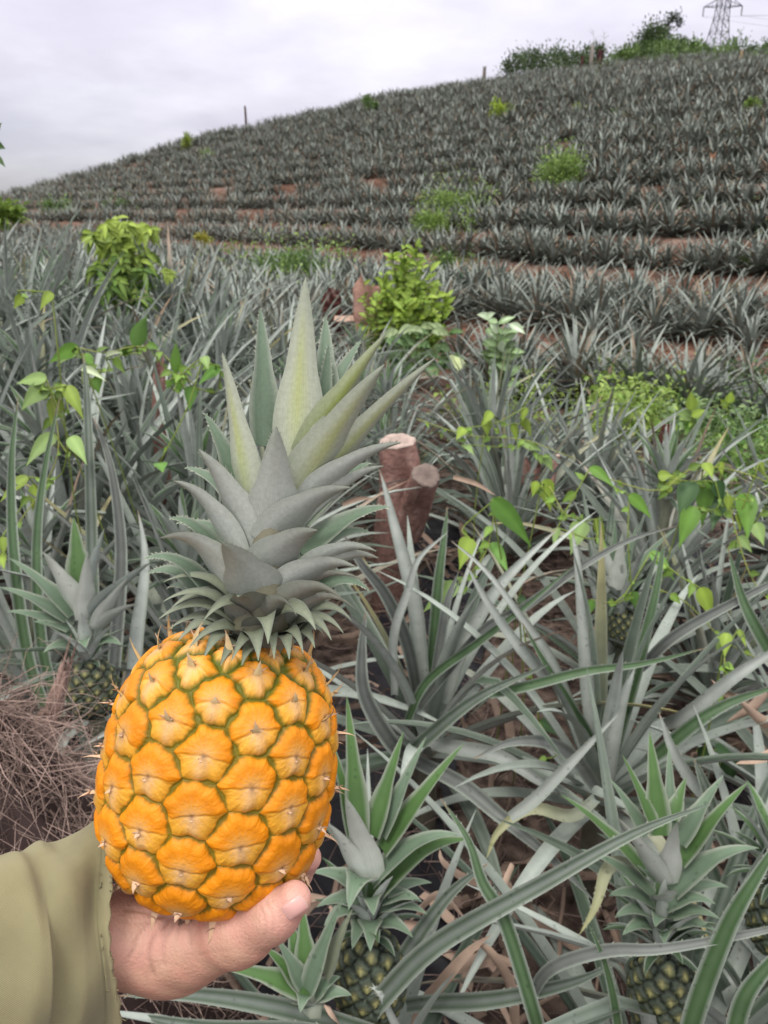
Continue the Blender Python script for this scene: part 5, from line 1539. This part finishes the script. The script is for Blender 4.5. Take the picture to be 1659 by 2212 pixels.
vine("vine with dark green leaves hanging in a cluster over the plants at the right", [
 (1494, 1040, 1466, 1122, 46, 'd'), (1525, 1037, 1516, 1140, 42, 'g'), (1559, 1062, 1537, 1150, 44, 'd'), (1500, 1095, 1466, 1186, 42, 'g'), (1609, 1066, 1615, 1170, 46, 'g'), (1575, 1072, 1572, 1105, 22, 'l'), (1545, 1040, 1560, 1090, 34, 'd'),
 (1422, 1030, 1455, 1028, 26, 'l'), (1447, 1046, 1425, 1075, 28, 'l'), (1470, 1030, 1440, 1050, 26, 'l'), (1522, 1000, 1540, 1036, 24, 'l'), (1555, 998, 1560, 1028, 16, 'l'), (1600, 1105, 1598, 1150, 22, 'l'), (1640, 1000, 1650, 1030, 20, 'l'), (1630, 1130, 1650, 1180, 30, 'p'), (1595, 1160, 1625, 1195, 24, 'p')], 2.0, 71,
 extra=[[(1300, 1030, 2.0), (1420, 1060, 1.98), (1500, 1010, 1.97), (1600, 1020, 2.0), (1700, 1060, 2.0)], [(1570, 1060, 2.0), (1590, 1150, 1.98), (1630, 1260, 1.97), (1700, 1330, 1.97)]])
vine("vine with lime and pale heart-shaped leaves right of the cut red-brown stump", [
 (1063, 1079, 1149, 1184, 46, 'b'), (1065, 1082, 1108, 1110, 30, 'l'), (1016, 1163, 992, 1232, 42, 'l'), (1060, 1174, 1099, 1240, 32, 'b'), (988, 1262, 912, 1325, 40, 'p'), (1172, 1038, 1190, 1106, 46, 'l'), (1160, 1040, 1150, 1075, 22, 'l'), (1259, 1126, 1232, 1200, 42, 'p'), (1287, 1122, 1304, 1184, 24, 'l'), (1205, 1140, 1195, 1185, 18, 'p'),
 (1275, 1010, 1327, 1054, 24, 'g'), (1359, 1070, 1408, 1122, 30, 'g'), (1365, 1279, 1373, 1315, 26, 'b'), (1278, 1296, 1271, 1334, 22, 'b'), (1406, 1192, 1458, 1256, 26, 'b'), (1512, 1270, 1538, 1340, 36, 'l')], 1.85, 72,
 extra=[[(1187, 1050, 1.85), (1220, 1110, 1.84), (1260, 1120, 1.85)], [(1070, 1100, 1.86), (1050, 1190, 1.86), (1010, 1250, 1.85), (985, 1330, 1.85)], [(1400, 1265, 1.85), (1480, 1300, 1.84), (1560, 1380, 1.84), (1640, 1425, 1.85)]])
vine("small lime-leaved vine over the grey plants above the vine with heart-shaped leaves", [
 (1050, 905, 1053, 945, 24, 'l'), (1062, 890, 1042, 920, 22, 'l'), (1107, 915, 1117, 958, 18, 'l'), (1128, 905, 1148, 944, 22, 'l'), (1135, 880, 1128, 912, 18, 'l'), (1003, 925, 985, 952, 22, 'l'), (1000, 960, 1025, 985, 20, 'p'), (1130, 960, 1170, 975, 24, 'p'), (1175, 985, 1195, 1020, 22, 'p')], 2.5, 73,
 extra=[[(900, 905, 2.6), (1010, 940, 2.5), (1130, 950, 2.5), (1240, 990, 2.5)]])
vine("single seedling with two lime leaves on a thin red stalk near the right edge", [(1569, 1367, 1565, 1422, 26, 'l'), (1594, 1360, 1612, 1400, 14, 'l')], 1.5, 74, extra=[[(1565, 1422, 1.5), (1564, 1455, 1.5), (1560, 1520, 1.52)]])
vine("vine with pale green hanging leaves along the left edge", [
 (100, 820, 35, 830, 34, 'p'), (100, 834, 45, 888, 40, 'p'), (143, 834, 181, 908, 32, 'l'), (123, 860, 112, 926, 36, 'l'), (135, 830, 128, 868, 26, 'l'), (118, 938, 56, 1008, 36, 'p'), (152, 944, 188, 1005, 32, 'p'), (60, 1030, 0, 1085, 30, 'l'), (77, 1048, 70, 1106, 26, 'l'), (5, 1160, 8, 1200, 24, 'l'), (2, 1195, 10, 1232, 22, 'l'), (112, 632, 86, 672, 22, 'l'), (50, 640, 30, 668, 22, 'l')], 1.75, 75,
 extra=[[(100, 820, 1.75), (120, 900, 1.74), (125, 980, 1.74), (90, 1060, 1.75), (40, 1130, 1.75), (0, 1200, 1.75)]])
vine("vine with dark green upright leaves left of the held pineapple's crown", [
 (170, 752, 105, 785, 34, 'g'), (172, 760, 120, 792, 20, 'p'), (182, 764, 204, 802, 24, 'g'), (203, 816, 214, 852, 32, 'g'), (177, 798, 231, 825, 18, 'w'), (230, 776, 265, 762, 18, 'w'), (268, 765, 290, 745, 20, 'g'), (291, 748, 318, 682, 36, 'b'), (318, 745, 345, 755, 18, 'g'), (382, 804, 380, 738, 30, 'g'), (387, 808, 388, 850, 36, 'g'), (366, 822, 362, 842, 18, 'g'), (476, 793, 428, 832, 28, 'b'), (413, 834, 410, 890, 28, 'b'), (440, 770, 450, 800, 22, 'p'), (345, 1000, 352, 1022, 30, 'b')], 2.0, 76,
 extra=[[(170, 752, 2.0), (230, 762, 2.0), (290, 748, 2.0), (345, 760, 2.0), (385, 800, 2.0), (420, 830, 2.0)]])
vine("young weed with upright yellow-green leaves on the right, before the hollow", [
 (1495, 890, 1510, 855, 30, 'p'), (1493, 885, 1492, 845, 26, 'l'), (1492, 900, 1462, 895, 28, 'p'), (1494, 910, 1480, 940, 24, 'g'), (1496, 900, 1525, 885, 20, 'l'), (1575, 870, 1580, 845, 20, 'l'), (1570, 880, 1555, 862, 18, 'l')], 3.4, 77)
# small bits of weed among the near leaves
vine("small green weed leaves in the shade beside the lower right crown", [(1510, 1640, 1540, 1615, 34, 'd'), (1545, 1620, 1590, 1640, 40, 'd'), (1575, 1640, 1580, 1690, 40, 'd'), (1120, 1290, 1140, 1310, 20, 'd'), (1165, 1560, 1205, 1590, 30, 'd'), (1170, 1640, 1190, 1680, 26, 'd')], 1.75, 78)

# ------------------------------------------------------------------ stumps and dead wood
def stump(name, label, pts, radii, seed, cut=True, rough=.09, col=(.235, .125, .10), branch=None, spikes=0, tilt=None, cutcol=(.50, .38, .33), cat="stump"):
    rng = np.random.default_rng(seed)
    P = spline(pts, 26); R = np.interp(np.linspace(0, 1, 26), np.linspace(0, 1, len(radii)), radii)
    g = np.array([P[0][0], P[0][1], float(ground(P[0][0], P[0][1]))])
    t = thing(name, label, cat, tuple(g))
    seg = 36
    def log(P, R, ph):
        T = nrm(np.gradient(P, axis=0)); A = nrm(np.cross(T, [0.2, 1, .1])); B = np.cross(T, A)
        th = np.linspace(0, 2 * math.pi, seg, endpoint=False)
        n = len(P); s_ = np.linspace(0, 1, n)[:, None]
        rr = 1 + rough * (np.sin(3 * th[None] + ph + 2 * s_) * .5 + .35 * np.sin(7 * th[None] + 5 * s_ + ph) + .3 * np.sin(13 * th[None] - 8 * s_) + .3 * np.sin(17 * s_ * 2 + th[None]))
        V = P[:, None] + (A[:, None] * np.cos(th)[None, :, None] + B[:, None] * np.sin(th)[None, :, None]) * (R[:, None] * rr)[..., None]
        if spikes:
            lift = np.clip(np.sin(th * spikes + ph) + .6 * np.sin(th * (spikes * 2 + 1) + 1), 0, 2) * spikes * .022
            V[-6:] += (T[-6:, None] * lift[None, :, None]) * np.linspace(0, 1, 6)[:, None, None] ** 2
        i = np.arange(n - 1)[:, None] * seg; j = np.arange(seg)[None]; jn = (j + 1) % seg
        Q = np.stack([i + j, i + jn, i + seg + jn, i + seg + j], -1).reshape(-1, 4)
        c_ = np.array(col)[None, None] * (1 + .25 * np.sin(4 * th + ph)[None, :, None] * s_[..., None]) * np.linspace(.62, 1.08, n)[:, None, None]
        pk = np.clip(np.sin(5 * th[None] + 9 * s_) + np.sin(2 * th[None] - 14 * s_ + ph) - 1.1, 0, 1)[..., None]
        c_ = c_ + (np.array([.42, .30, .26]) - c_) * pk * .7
        return V, Q, c_.reshape(-1, 3), T
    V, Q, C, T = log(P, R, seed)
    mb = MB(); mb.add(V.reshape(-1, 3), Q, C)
    ends = [(V[-1], T[-1])]
    if branch:
        Pb = spline(branch[0], 12); Rb = np.linspace(branch[1], branch[2], 12)
        V2, Q2, C2, T2 = log(Pb, Rb, seed + 2); mb.add(V2.reshape(-1, 3), Q2, C2)
        ends.append((V2[-1], T2[-1]))
    mb.build("bark", M_BARK, t)
    if cut:
        for k, (ring, T_) in enumerate(ends):
            c0 = ring.mean(0); m = MB()
            fr_ = [1.0, .93, .75, .45, .2]
            rings = np.stack([c0 + (ring - c0) * f + T_ * (.002 + .004 * (f < .97)) for f in fr_])
            cc = np.array(cutcol) * (1 if k == 0 else .48)
            Cc = np.stack([np.tile(cc * s_, (seg, 1)) for s_ in (.7, 1.0, 1.03, .92, .85)])
            i = np.arange(4)[:, None] * seg; j = np.arange(seg)[None]; jn = (j + 1) % seg
            Qc = np.stack([i + j, i + jn, i + seg + jn, i + seg + j], -1).reshape(-1, 4)
            m.add(np.vstack([rings.reshape(-1, 3), c0 + T_ * .006]), Qc, np.vstack([Cc.reshape(-1, 3), cc * .75]), T=[[4 * seg + q, 4 * seg + (q + 1) % seg, 5 * seg] for q in range(seg)])
            m.build("cut_face", M_BARK, t)
    return t
Y1 = 2.72
b1 = at_y(838, 1270, Y1); b1[2] = float(ground(b1[0], b1[1]))
stump("tree_stump", "red-brown tree stump with a pale cut top and a sawn side branch", [b1, at_y(840, 1230, Y1), at_y(858, 1120, Y1), at_y(864, 1040, Y1), at_y(858, 955, Y1 - .02)], [.066, .064, .088, .078, .068], 3,
      branch=([at_y(868, 1150, Y1 - .02), at_y(898, 1085, Y1 - .05), at_y(920, 1028, Y1 - .14)], .07, .052), rough=.10, col=(.27, .155, .13), cutcol=(.40, .31, .27))
def up_pts(yw, *pts):
    P = [at_y(X, Y, yw) for X, Y in pts]
    g = P[0].copy(); g[2] = float(ground(g[0], g[1])) - .02
    return [g] + [p for p in P if p[2] > g[2] + .05]
stump("tree_stump", "tall split pinkish stump standing left of the lime-green bush", up_pts(7.6, (797, 800), (797, 745), (797, 680), (797, 620)), [.15, .145, .15, .15], 4, cut=False, spikes=3, col=(.36, .21, .165), rough=.12)
stump("tree_stump", "dark red-black burnt stump left of the tall split stump", up_pts(8.0, (719, 780), (719, 700), (717, 660), (718, 634)), [.12, .105, .10, .09], 5, cut=False, spikes=2, col=(.075, .03, .026), rough=.2)
mb = MB(); pl = np.array([at_y(722, 688, 7.7), at_y(745, 688, 7.68), at_y(768, 687, 7.66)])
blade(mb, spline(pl, 8), np.array([0, .7, .7]), np.full(8, .035), chan=0, th=.03, ct=(.52, .36, .28), cb=(.4, .25, .2), ce=(.45, .3, .24))
tag(mb.build("plank", M_BARK, None, origin=pl[0]), "pale horizontal split board between the dark stump and the split stump", "board")
stump("tree_stump", "small reddish stump among the grey leaves behind the heart-leaved vine", up_pts(3.3, (1140, 1150), (1138, 1090), (1143, 1005)), [.07, .065, .055], 6, cut=False, spikes=2, col=(.20, .11, .09))
stump("dead_branch", "thin pinkish dead branch beside the small reddish stump", up_pts(3.2, (1180, 1140), (1187, 1060), (1203, 985)), [.022, .02, .015], 7, col=(.34, .20, .17), cat="dead branch")
stump("tree_stump", "small dark red stump by the bright green weeds on the right", up_pts(4.6, (1440, 985), (1440, 960), (1443, 920)), [.05, .045, .04], 8, cut=False, spikes=2, col=(.13, .05, .04))
stump("tree_stump", "flat reddish piece of wood standing among the leaves on the left", up_pts(2.9, (345, 950), (343, 860), (344, 805)), [.03, .026, .022], 9, cut=False, spikes=2, col=(.25, .135, .11))
def far_post(name, label, cat, X, Yb, Yt, w, col, d=None, dd=0.0):
    P = hit(X, Yb) if d is None else at(X, Yb, d)
    dep = (P - CAMP) @ FW
    g = on_ground(P[0], P[1]); top = at(X + rngl.uniform(-1, 1), Yt, dep)
    top = np.array([g[0] + (top[0] - P[0]), g[1], top[2]])
    r = w * .5 / FPX * dep
    stump(name, label, [g - [0, 0, .2], g * .5 + top * .5, top], [r, r * .95, r * .8], int(X) % 17, cut=False, spikes=2, col=col, cat=cat, rough=.15)
far_post("wooden_post", "thin post sticking up on the skyline left of the middle", "post", 531, 255, 231, 5, (.10, .08, .075))
far_post("dead_tree", "pale bare trunk standing on the skyline between two dark ones", "dead tree", 1276, 152, 102, 8, (.33, .30, .27))
far_post("dead_tree", "broad dark-red burnt trunk on the skyline, right of the pale bare one", "dead tree", 1293, 158, 112, 12, (.06, .025, .025))
far_post("dead_tree", "short dark-red burnt trunk on the skyline, left of the pale bare one", "dead tree", 1256, 158, 124, 7, (.07, .03, .03))
far_post("dead_tree", "grey broken trunk where the skyline starts to rise into trees", "dead tree", 1045, 172, 146, 8, (.2, .18, .16))
far_post("dead_tree", "yellowish broken trunk near the right end of the skyline", "dead tree", 1597, 146, 112, 7, (.34, .27, .16))
far_post("wooden_post", "short brown post on the left slope behind the sapling", "post", 214, 475, 438, 6, (.30, .20, .16))
far_post("tree_stump", "pale pinkish-white stump on the slope under the round pale bush", "stump", 1206, 432, 414, 18, (.62, .50, .46))
far_post("tree_stump", "orange-brown stump on the right slope", "stump", 1533, 372, 335, 14, (.36, .18, .10))

# trees on the ridge behind the field
def ridge_tree(label, X, Yb, Yt, w, cols, n, seed, dd=5.0, leaf=.30, name="tree", stems=3, **kw):
    a_ = math.degrees(math.atan2((X - CX) / FPX, math.cos(PITCH) + 0 * X + math.sin(PITCH) * (-(Yt - CY) / FPX) * -1)) if False else math.degrees(math.atan((X - CX) / FPX / (math.cos(PITCH) - (Yt - CY) / FPX * math.sin(PITCH))))
    Dk, Zk = knots(np.array([a_])); D = Dk[0][6] + dd
    gx, gy = D * math.sin(math.radians(a_)), D * math.cos(math.radians(a_))
    g = on_ground(gx, gy)
    d = (g - CAMP) @ FW
    bush_at(name, label, "tree" if name == "tree" else "bush", X, Yb, Yt, w, d, cols, leaf, int(n * 2.4), base=g, seed=seed, stems=stems, trunk_r=.07, upw=.2, mat=M_LEAF, **kw)
RG = [("small feathery tree at the left end of the ridge trees", 1105, 184, 126, 52, DARKG, 300), ("rounded dark tree second along the ridge from the feathery one", 1150, 180, 116, 84, DARKG, 520), ("bushy dark tree in the middle of the left ridge clump", 1195, 176, 108, 80, DARKG, 560),
      ("dark tree left of the burnt trunks", 1234, 170, 106, 70, DARKG, 480), ("tall dark tree right behind the pale bare trunk", 1276, 165, 94, 50, DARKG, 420), ("pale green bushy tree right of the burnt trunks", 1334, 170, 116, 90, MIDG, 560),
      ("dark scrubby tree left of the big round-crowned one", 1372, 150, 96, 52, DARKG, 420), ("big dark round-crowned tree on the ridge beside the twisted tree", 1407, 122, 60, 62, DARKG, 760), ("dark small tree right below the twisted tree", 1468, 132, 88, 54, DARKG, 420)]
for k, r in enumerate(RG): ridge_tree(r[0], *r[1:4], r[4], r[5], r[6], 110 + k, dd=6 + (k % 3) * 2, leaf=.26)
for k, X in enumerate(range(1350, 1700, 34)):
    words = ["left of the pylon", "left of the pylon", "left of the pylon", "under the pylon", "under the pylon", "under the pylon", "right of the pylon", "right of the pylon", "right of the pylon", "right of the pylon", "right of the pylon"][min(k, 10)]
    kind = k % 2
    ridge_tree(f"{['yellow-green', 'deep green'][kind]} scrubby tree in the ridge hedge {words}", X + (k * 13) % 9, 150, 106 - (k * 7 % 5) * 4, 74, [[(.09, .16, .04), (.20, .29, .09)], [(.06, .11, .035), (.13, .19, .07)]][kind], 480, 140 + k, dd=3 + (k % 3) * 1.5, leaf=.24)
    list(scene.collection.objects)[-1].parent["group"] = f"{['yellow-green', 'deep green'][kind]} hedge trees {words}"
mb = MBW
weeds(1090, 1340, 140, 178, 500, DARKG, .2, .9)
weeds(1330, 1720, 118, 158, 900, [(.09, .16, .05), (.2, .3, .1)], .2, .9)
tag(mb.build("weeds", M_LEAF), "bright green low weeds filling the hollow on the right and gaps on the hill", "weeds", kind="stuff")
# the twisted tall tree
D0 = 66; a0 = math.radians(20.0)
dT = 62.0
gT0 = at(1440, 120, dT); gT = on_ground(gT0[0], gT0[1])
t = thing("tree", "tall twisted tree with a leaning tufted top, standing highest on the ridge", "tree", tuple(gT))
mb = MB(); path = spline([gT, at(1437, 120, dT), at(1433, 90, dT), at(1436, 65, dT), at(1448, 46, dT), at(1458, 38, dT)], 24)
tube(mb, path, np.linspace(.18, .05, 24), (.10, .085, .07, .5), seg=8)
for X, Y in ((1466, 44), (1452, 36), (1440, 52), (1445, 74)): tube(mb, spline([path[17], at(X, Y, dT)], 5), .04, (.10, .085, .07, .5), seg=5)
mb.build("trunk", M_BARK, t)
rngl = np.random.default_rng(99); mb = MB(); C = []
for X, Y, s_, n in ((1462, 40, .26, 130), (1450, 37, .24, 110), (1468, 50, .18, 60), (1440, 54, .22, 80), (1434, 72, .25, 90), (1432, 92, .3, 110), (1445, 80, .18, 40), (1436, 112, .35, 120)):
    C.append(at(X, Y, dT) + rngl.normal(0, 1, (n, 3)) * s_)
C = np.vstack(C); leaf_cloud(mb, C, rngl.normal(0, 1, C.shape), np.full(len(C), .22), np.full(len(C), .12), np.array([.03, .05, .02]) * rngl.uniform(.6, 1.8, (len(C), 1)))
mb.build("crown", M_LEAF, t)
# two leafless trees
for X, lab in ((1283, "thin leafless pale tree behind the pale bare trunk"), (1305, "thin leafless pale tree right of the burnt trunks")):
    g0 = at(X, 150, 74); g = on_ground(g0[0], g0[1]); mb = MB(); t = thing("bare_tree", lab, "tree", tuple(g))
    top = at(X, 66, 74); tube(mb, spline([g, top], 10), np.linspace(.07, .015, 10), (.42, .40, .40, .5), seg=5)
    for k in range(16):
        f = rngl.uniform(.45, .98); b = g + (top - g) * f; e_ = b + np.array([rngl.choice([-1, 1]) * rngl.uniform(.15, .7), rngl.normal(0, .3), rngl.uniform(.1, .6)])
        tube(mb, spline([b, (b + e_) / 2 - [0, 0, .05], e_], 5), np.linspace(.022, .008, 5), (.42, .40, .40, .5), seg=4)
    mb.build("trunk", M_BARK, t)

# ------------------------------------------------------------------ the pylon
dP = 140.0
pl0 = at(1548, 100, dP); gP = on_ground(pl0[0], pl0[1])
pyl = thing("pylon", "grey steel lattice pylon rising behind the ridge at the upper right", "pylon", tuple(gP))
zt = lambda Y: at(1548, Y, dP)[2]
xc = lambda Y: at(1548, Y, dP)[0]
u1 = dP / FPX
levels = [(gP[2] - .5, 46 * u1 / 2 * 1.3), (zt(97), 35 * u1 / 2), (zt(72), 29 * u1 / 2), (zt(48), 23 * u1 / 2), (zt(22), 20 * u1 / 2), (zt(0), 18 * u1 / 2), (zt(-30), 18 * u1 / 2), (zt(-60), 15 * u1 / 2), (zt(-95), 4 * u1 / 2)]
px_, py_ = pl0[0], pl0[1]
cr_ang = .16
def corner(z, h, k):
    sx_, sy_ = [(-1, -1), (1, -1), (1, 1), (-1, 1)][k]
    x, y = sx_ * h, sy_ * h; c, s_ = math.cos(cr_ang), math.sin(cr_ang)
    lean = (z - zt(97)) * .035
    return np.array([px_ + lean + c * x - s_ * y, py_ + s_ * x + c * y, z])
mb = MB(); colm = (.07, .072, .08, .5)
for k in range(4):
    tube(mb, np.array([corner(z, h, k) for z, h in levels]), .085, colm, seg=5)
mb.build("leg", M_METAL, pyl)
mb = MB()
for (z0, h0), (z1, h1) in zip(levels[:-1], levels[1:]):
    m_ = 4 if z1 - z0 > 6 else 1
    for q in range(m_):
        za, zb = z0 + (z1 - z0) * q / m_, z0 + (z1 - z0) * (q + 1) / m_
        ha, hb = h0 + (h1 - h0) * q / m_, h0 + (h1 - h0) * (q + 1) / m_
        for k in range(4):
            k2 = (k + 1) % 4
            tube(mb, np.array([corner(za, ha, k), corner(zb, hb, k2)]), .04, colm, seg=4); tube(mb, np.array([corner(za, ha, k2), corner(zb, hb, k)]), .04, colm, seg=4)
            tube(mb, np.array([corner(zb, hb, k), corner(zb, hb, k2)]), .04, colm, seg=4)
mb.build("bracing", M_METAL, pyl)
ends = []
for (Y, half) in ((22, 43), (-32, 36)):
    z = zt(Y); h = np.interp(z, [l[0] for l in levels], [l[1] for l in levels])
    for sg in (-1, 1):
        mb = MB()
        c, s_ = math.cos(.12), math.sin(.12)
        tip = np.array([px_ + (z - zt(97)) * .035 + sg * half * u1 * c, py_ + sg * half * u1 * s_, z + (.25 if sg > 0 else -.1)])
        for k in ((1, 2) if sg > 0 else (0, 3)):
            tube(mb, np.array([corner(z, h, k), tip]), .06, colm, seg=4)
            tube(mb, np.array([corner(z + 16 * u1, h, k), tip]), .055, colm, seg=4)
            for f in (.35, .7):
                tube(mb, np.array([corner(z, h, k) * (1 - f) + tip * f, corner(z + 16 * u1, h, k) * (1 - f) + tip * f]), .035, colm, seg=4)
        mb.build("cross_arm", M_METAL, pyl)
        m2 = MB(); P = np.array([tip + [0, 0, -q] for q in np.linspace(0, 1.5, 13)])
        tube(m2, P, np.where(np.arange(13) % 2, .13, .05), (.06, .05, .05, .5), seg=6); m2.build("insulator", M_METAL, pyl)
        ends.append(tip - [0, 0, 1.5])
for e_ in ends:
    mb = MB()
    for dirn in (np.array([120.0, 60, 26]), np.array([60.0, -110, -22])):
        q = np.array([e_ + dirn * f + np.array([0, 0, -14 * f * (1 - f)]) for f in np.linspace(0, 1, 20)])
        tube(mb, q, .018, (.25, .25, .27, .5), seg=4)
    mb.build("wire", M_METAL, pyl)

# ------------------------------------------------------------------ litter on the near ground
rng = np.random.default_rng(55)
def strand(mb, p, L, r, col, rng, curl=.3, flat=None):
    d_ = nrm(rng.normal(0, 1, 3) * [1, 1, .35])
    q = spline([p, p + d_ * L * .5 + rng.normal(0, curl * L * .3, 3), p + d_ * L + rng.normal(0, curl * L * .4, 3)], 7)
    tube(mb, q, np.linspace(r, r * .5, 7), col, seg=4, cap=False)
# straw heap on the left
hc = at(10, 1860, 1.12); hg = on_ground(hc[0], hc[1])
htop = float(at_y(30, 1500, hc[1])[2])
mb = MB()
nu, nv_ = 40, 16
U, Vv = np.meshgrid(np.linspace(0, 2 * math.pi, nu, endpoint=False), np.linspace(0, 1, nv_), indexing='ij')
rr = .24 * (1 - Vv ** 3) * (1 + .15 * np.sin(3 * U + 5 * Vv) + .1 * np.sin(7 * U))
V = np.stack([hg[0] + rr * np.cos(U), hg[1] + rr * np.sin(U) * .8, hg[2] + (htop - hg[2]) * Vv + .03 * np.sin(5 * U + 8 * Vv)], -1)
i = np.arange(nu)[:, None]; j = np.arange(nv_ - 1)[None]; i2 = (i + 1) % nu
mb.add(V.reshape(-1, 3), np.stack([i * nv_ + j, i2 * nv_ + j, i2 * nv_ + j + 1, i * nv_ + j + 1], -1).reshape(-1, 4), (.05, .033, .03))
for k in range(3600):
    u, v = rng.uniform(0, 6.28), rng.uniform(.05, 1.0) ** .8
    r_ = .23 * (1 - v ** 3) + .012
    p = np.array([hg[0] + r_ * math.cos(u), hg[1] + r_ * math.sin(u) * .8, hg[2] + (htop - hg[2]) * v])
    c_ = np.array([.36, .26, .22]) * rng.uniform(.25, 1.4)
    L = rng.uniform(.04, .15)
    out_ = np.array([math.cos(u), math.sin(u), 0])
    q = spline([p, p + out_ * L * .25 + np.array([0, 0, -L * .35]) + rng.normal(0, .045, 3), p + out_ * L * .3 + np.array([0, 0, -L * .9]) + rng.normal(0, .05, 3)], 7)
    tube(mb, q, np.linspace(1, .4, 7) * rng.uniform(.0003, .0009), c_, seg=4, cap=False)
tag(mb.build("straw_heap", M_DRY, None, origin=hg), "heap of tangled pinkish-brown dry straw at the left edge above the sleeve", "straw heap", kind="stuff")
stump("dead_stalk", "broken brown stalk poking up from the straw heap", [on_ground(*at(95, 1800, 1.3)[:2]), at(100, 1640, 1.24), at(118, 1530, 1.22), at(140, 1445, 1.21)], [.013, .013, .014, .007], 12, cut=False, spikes=2, rough=.2, col=(.26, .17, .14), cat="dead stalk")
# dry leaves lying about: uncountable
mb = MB()
for k in range(800):
    y = rng.uniform(.35, 5.0); x = rng.uniform(-.7 * y - .5, .7 * y + .5)
    p = np.array([x, y, float(ground(x, y)) + rng.uniform(.01, .12)])
    az_ = rng.uniform(0, 6.28); L = rng.uniform(.12, .45)
    P, S = arc_path(p, az_, rng.uniform(-8, 25), L, rng.uniform(10, 50), 7)
    P = P + rng.normal(0, .012, P.shape)
    c_ = np.array([.28, .20, .155]) * rng.uniform(.3, 1.3) * (1.25 if y < 1.3 else .8)
    tw = rng.normal(0, .8); S = S * math.cos(tw) + np.array([0, 0, 1]) * math.sin(tw)
    blade(mb, P, S, wprofile(np.linspace(0, 1, 7), rng.uniform(.006, .017)), chan=rng.uniform(-.6, .8), th=.001, ct=c_, cb=c_ * .85, ce=c_ * .9)
for k in range(2600):
    y = rng.uniform(.4, 3.2); x = rng.uniform(-.7 * y - .4, .7 * y + .4)
    strand(mb, np.array([x, y, float(ground(x, y)) + rng.uniform(.005, .10)]), rng.uniform(.06, .25), rng.uniform(.0007, .002), np.array([.19, .135, .12]) * rng.uniform(.3, 1.4), rng)
DL = [([(1040, 1905, 1.25), (1000, 1890, 1.22), (960, 1860, 1.2), (950, 1835, 1.22)], 30), ([(1110, 1870, 1.3), (1090, 1920, 1.26), (1075, 1950, 1.26)], 28), ([(880, 2215, 1.2), (950, 2130, 1.16), (1010, 2060, 1.16), (1060, 2020, 1.2)], 34),
      ([(1110, 2215, 1.2), (1100, 2130, 1.18), (1060, 2060, 1.17), (1020, 2030, 1.2)], 36), ([(900, 1965, 1.24), (950, 1930, 1.2), (1010, 1990, 1.2)], 22), ([(980, 2090, 1.22), (1060, 2070, 1.2), (1140, 2090, 1.2)], 40), ([(1190, 2215, 1.2), (1130, 2150, 1.18), (1080, 2140, 1.2)], 26),
      ([(1659, 1500, 1.55), (1630, 1530, 1.5), (1570, 1560, 1.5)], 40), ([(1700, 1560, 1.5), (1650, 1560, 1.46), (1585, 1500, 1.46)], 36), ([(1690, 1620, 1.5), (1650, 1640, 1.46), (1590, 1650, 1.46)], 36), ([(1540, 1470, 1.6), (1580, 1500, 1.56), (1640, 1520, 1.55)], 30),
      ([(740, 1090, 2.2), (775, 1078, 2.18), (810, 1076, 2.16)], 14), ([(980, 1030, 2.3), (1030, 1045, 2.25), (1070, 1070, 2.2)], 14), ([(740, 2230, 1.0), (720, 2190, .97), (700, 2170, .97)], 26), ([(560, 2215, 1.0), (590, 2180, .98), (610, 2140, .98)], 20)]
for pts, w in DL:
    P = spline(np.array([at(*p) for p in pts]), 14); dp = pts[1][2]
    T = nrm(np.gradient(P, axis=0)); S = nrm(np.cross(T, nrm(CAMP - P) + rng.normal(0, .45, 3)))
    t_ = np.linspace(0, 1, 14); c_ = np.array([.43, .31, .235]) * rng.uniform(.75, 1.15)
    blade(mb, P, S, wprofile(t_, w * .42 * dp / FPX), chan=rng.choice([-.5, .5]), th=.001, ct=c_ * (.8 + .3 * np.sin(t_ * 7)[:, None] ** 2), cb=c_ * .85, ce=c_ * 1.05, cmid=c_ * .75)
tag(mb.build("dry_leaf_litter", M_DRY), "tan dry leaves and straw scattered over the soil between the near plants", "leaf litter", kind="stuff")
# dark mulch film along the planting rows
def mat_film():
    m = bpy.data.materials.new("mulch_film"); m.use_nodes = True
    p = m.node_tree.nodes["Principled BSDF"]; p.inputs["Base Color"].default_value = (.010, .009, .012, 1); p.inputs["Roughness"].default_value = .5; p.inputs["Specular IOR Level"].default_value = .22
    return m
M_FILM = mat_film()
for k, (xc_, wd, lab) in enumerate(((-.05, .42, "dark wrinkled plastic mulch film on the soil below the hand"), (1.05, .34, "dark wrinkled plastic mulch film on the soil at the lower right"), (-1.0, .34, "dark wrinkled plastic mulch film on the soil at the left behind the straw heap"))):
    U, Vv = np.meshgrid(np.linspace(-.5, .5, 40), np.linspace(.3, 3.6, 170), indexing='ij')
    X_, Y_ = xc_ + U * wd + .05 * np.sin(Vv * 3) + .12 * (Vv - 1), Vv
    Z_ = ground(X_, Y_) + .025 + .012 * vnoise(X_ * 9, Y_ * 9) + .010 * vnoise(X_ * 23 + 2, Y_ * 17)
    n1_, n2_ = U.shape; i = np.arange(n1_ - 1)[:, None] * n2_; j = np.arange(n2_ - 1)[None]
    top = np.stack([X_, Y_, Z_], -1).reshape(-1, 3); N_ = len(top)
    Q = np.stack([i + j, i + n2_ + j, i + n2_ + j + 1, i + j + 1], -1).reshape(-1, 4)
    mb = MB(); mb.add(np.vstack([top, top - [0, 0, .002]]), np.vstack([Q, Q[:, ::-1] + N_]), (.03, .03, .04))
    tag(mb.build("mulch_film", M_FILM, None, origin=on_ground(xc_, 1.0)), lab, "plastic film")
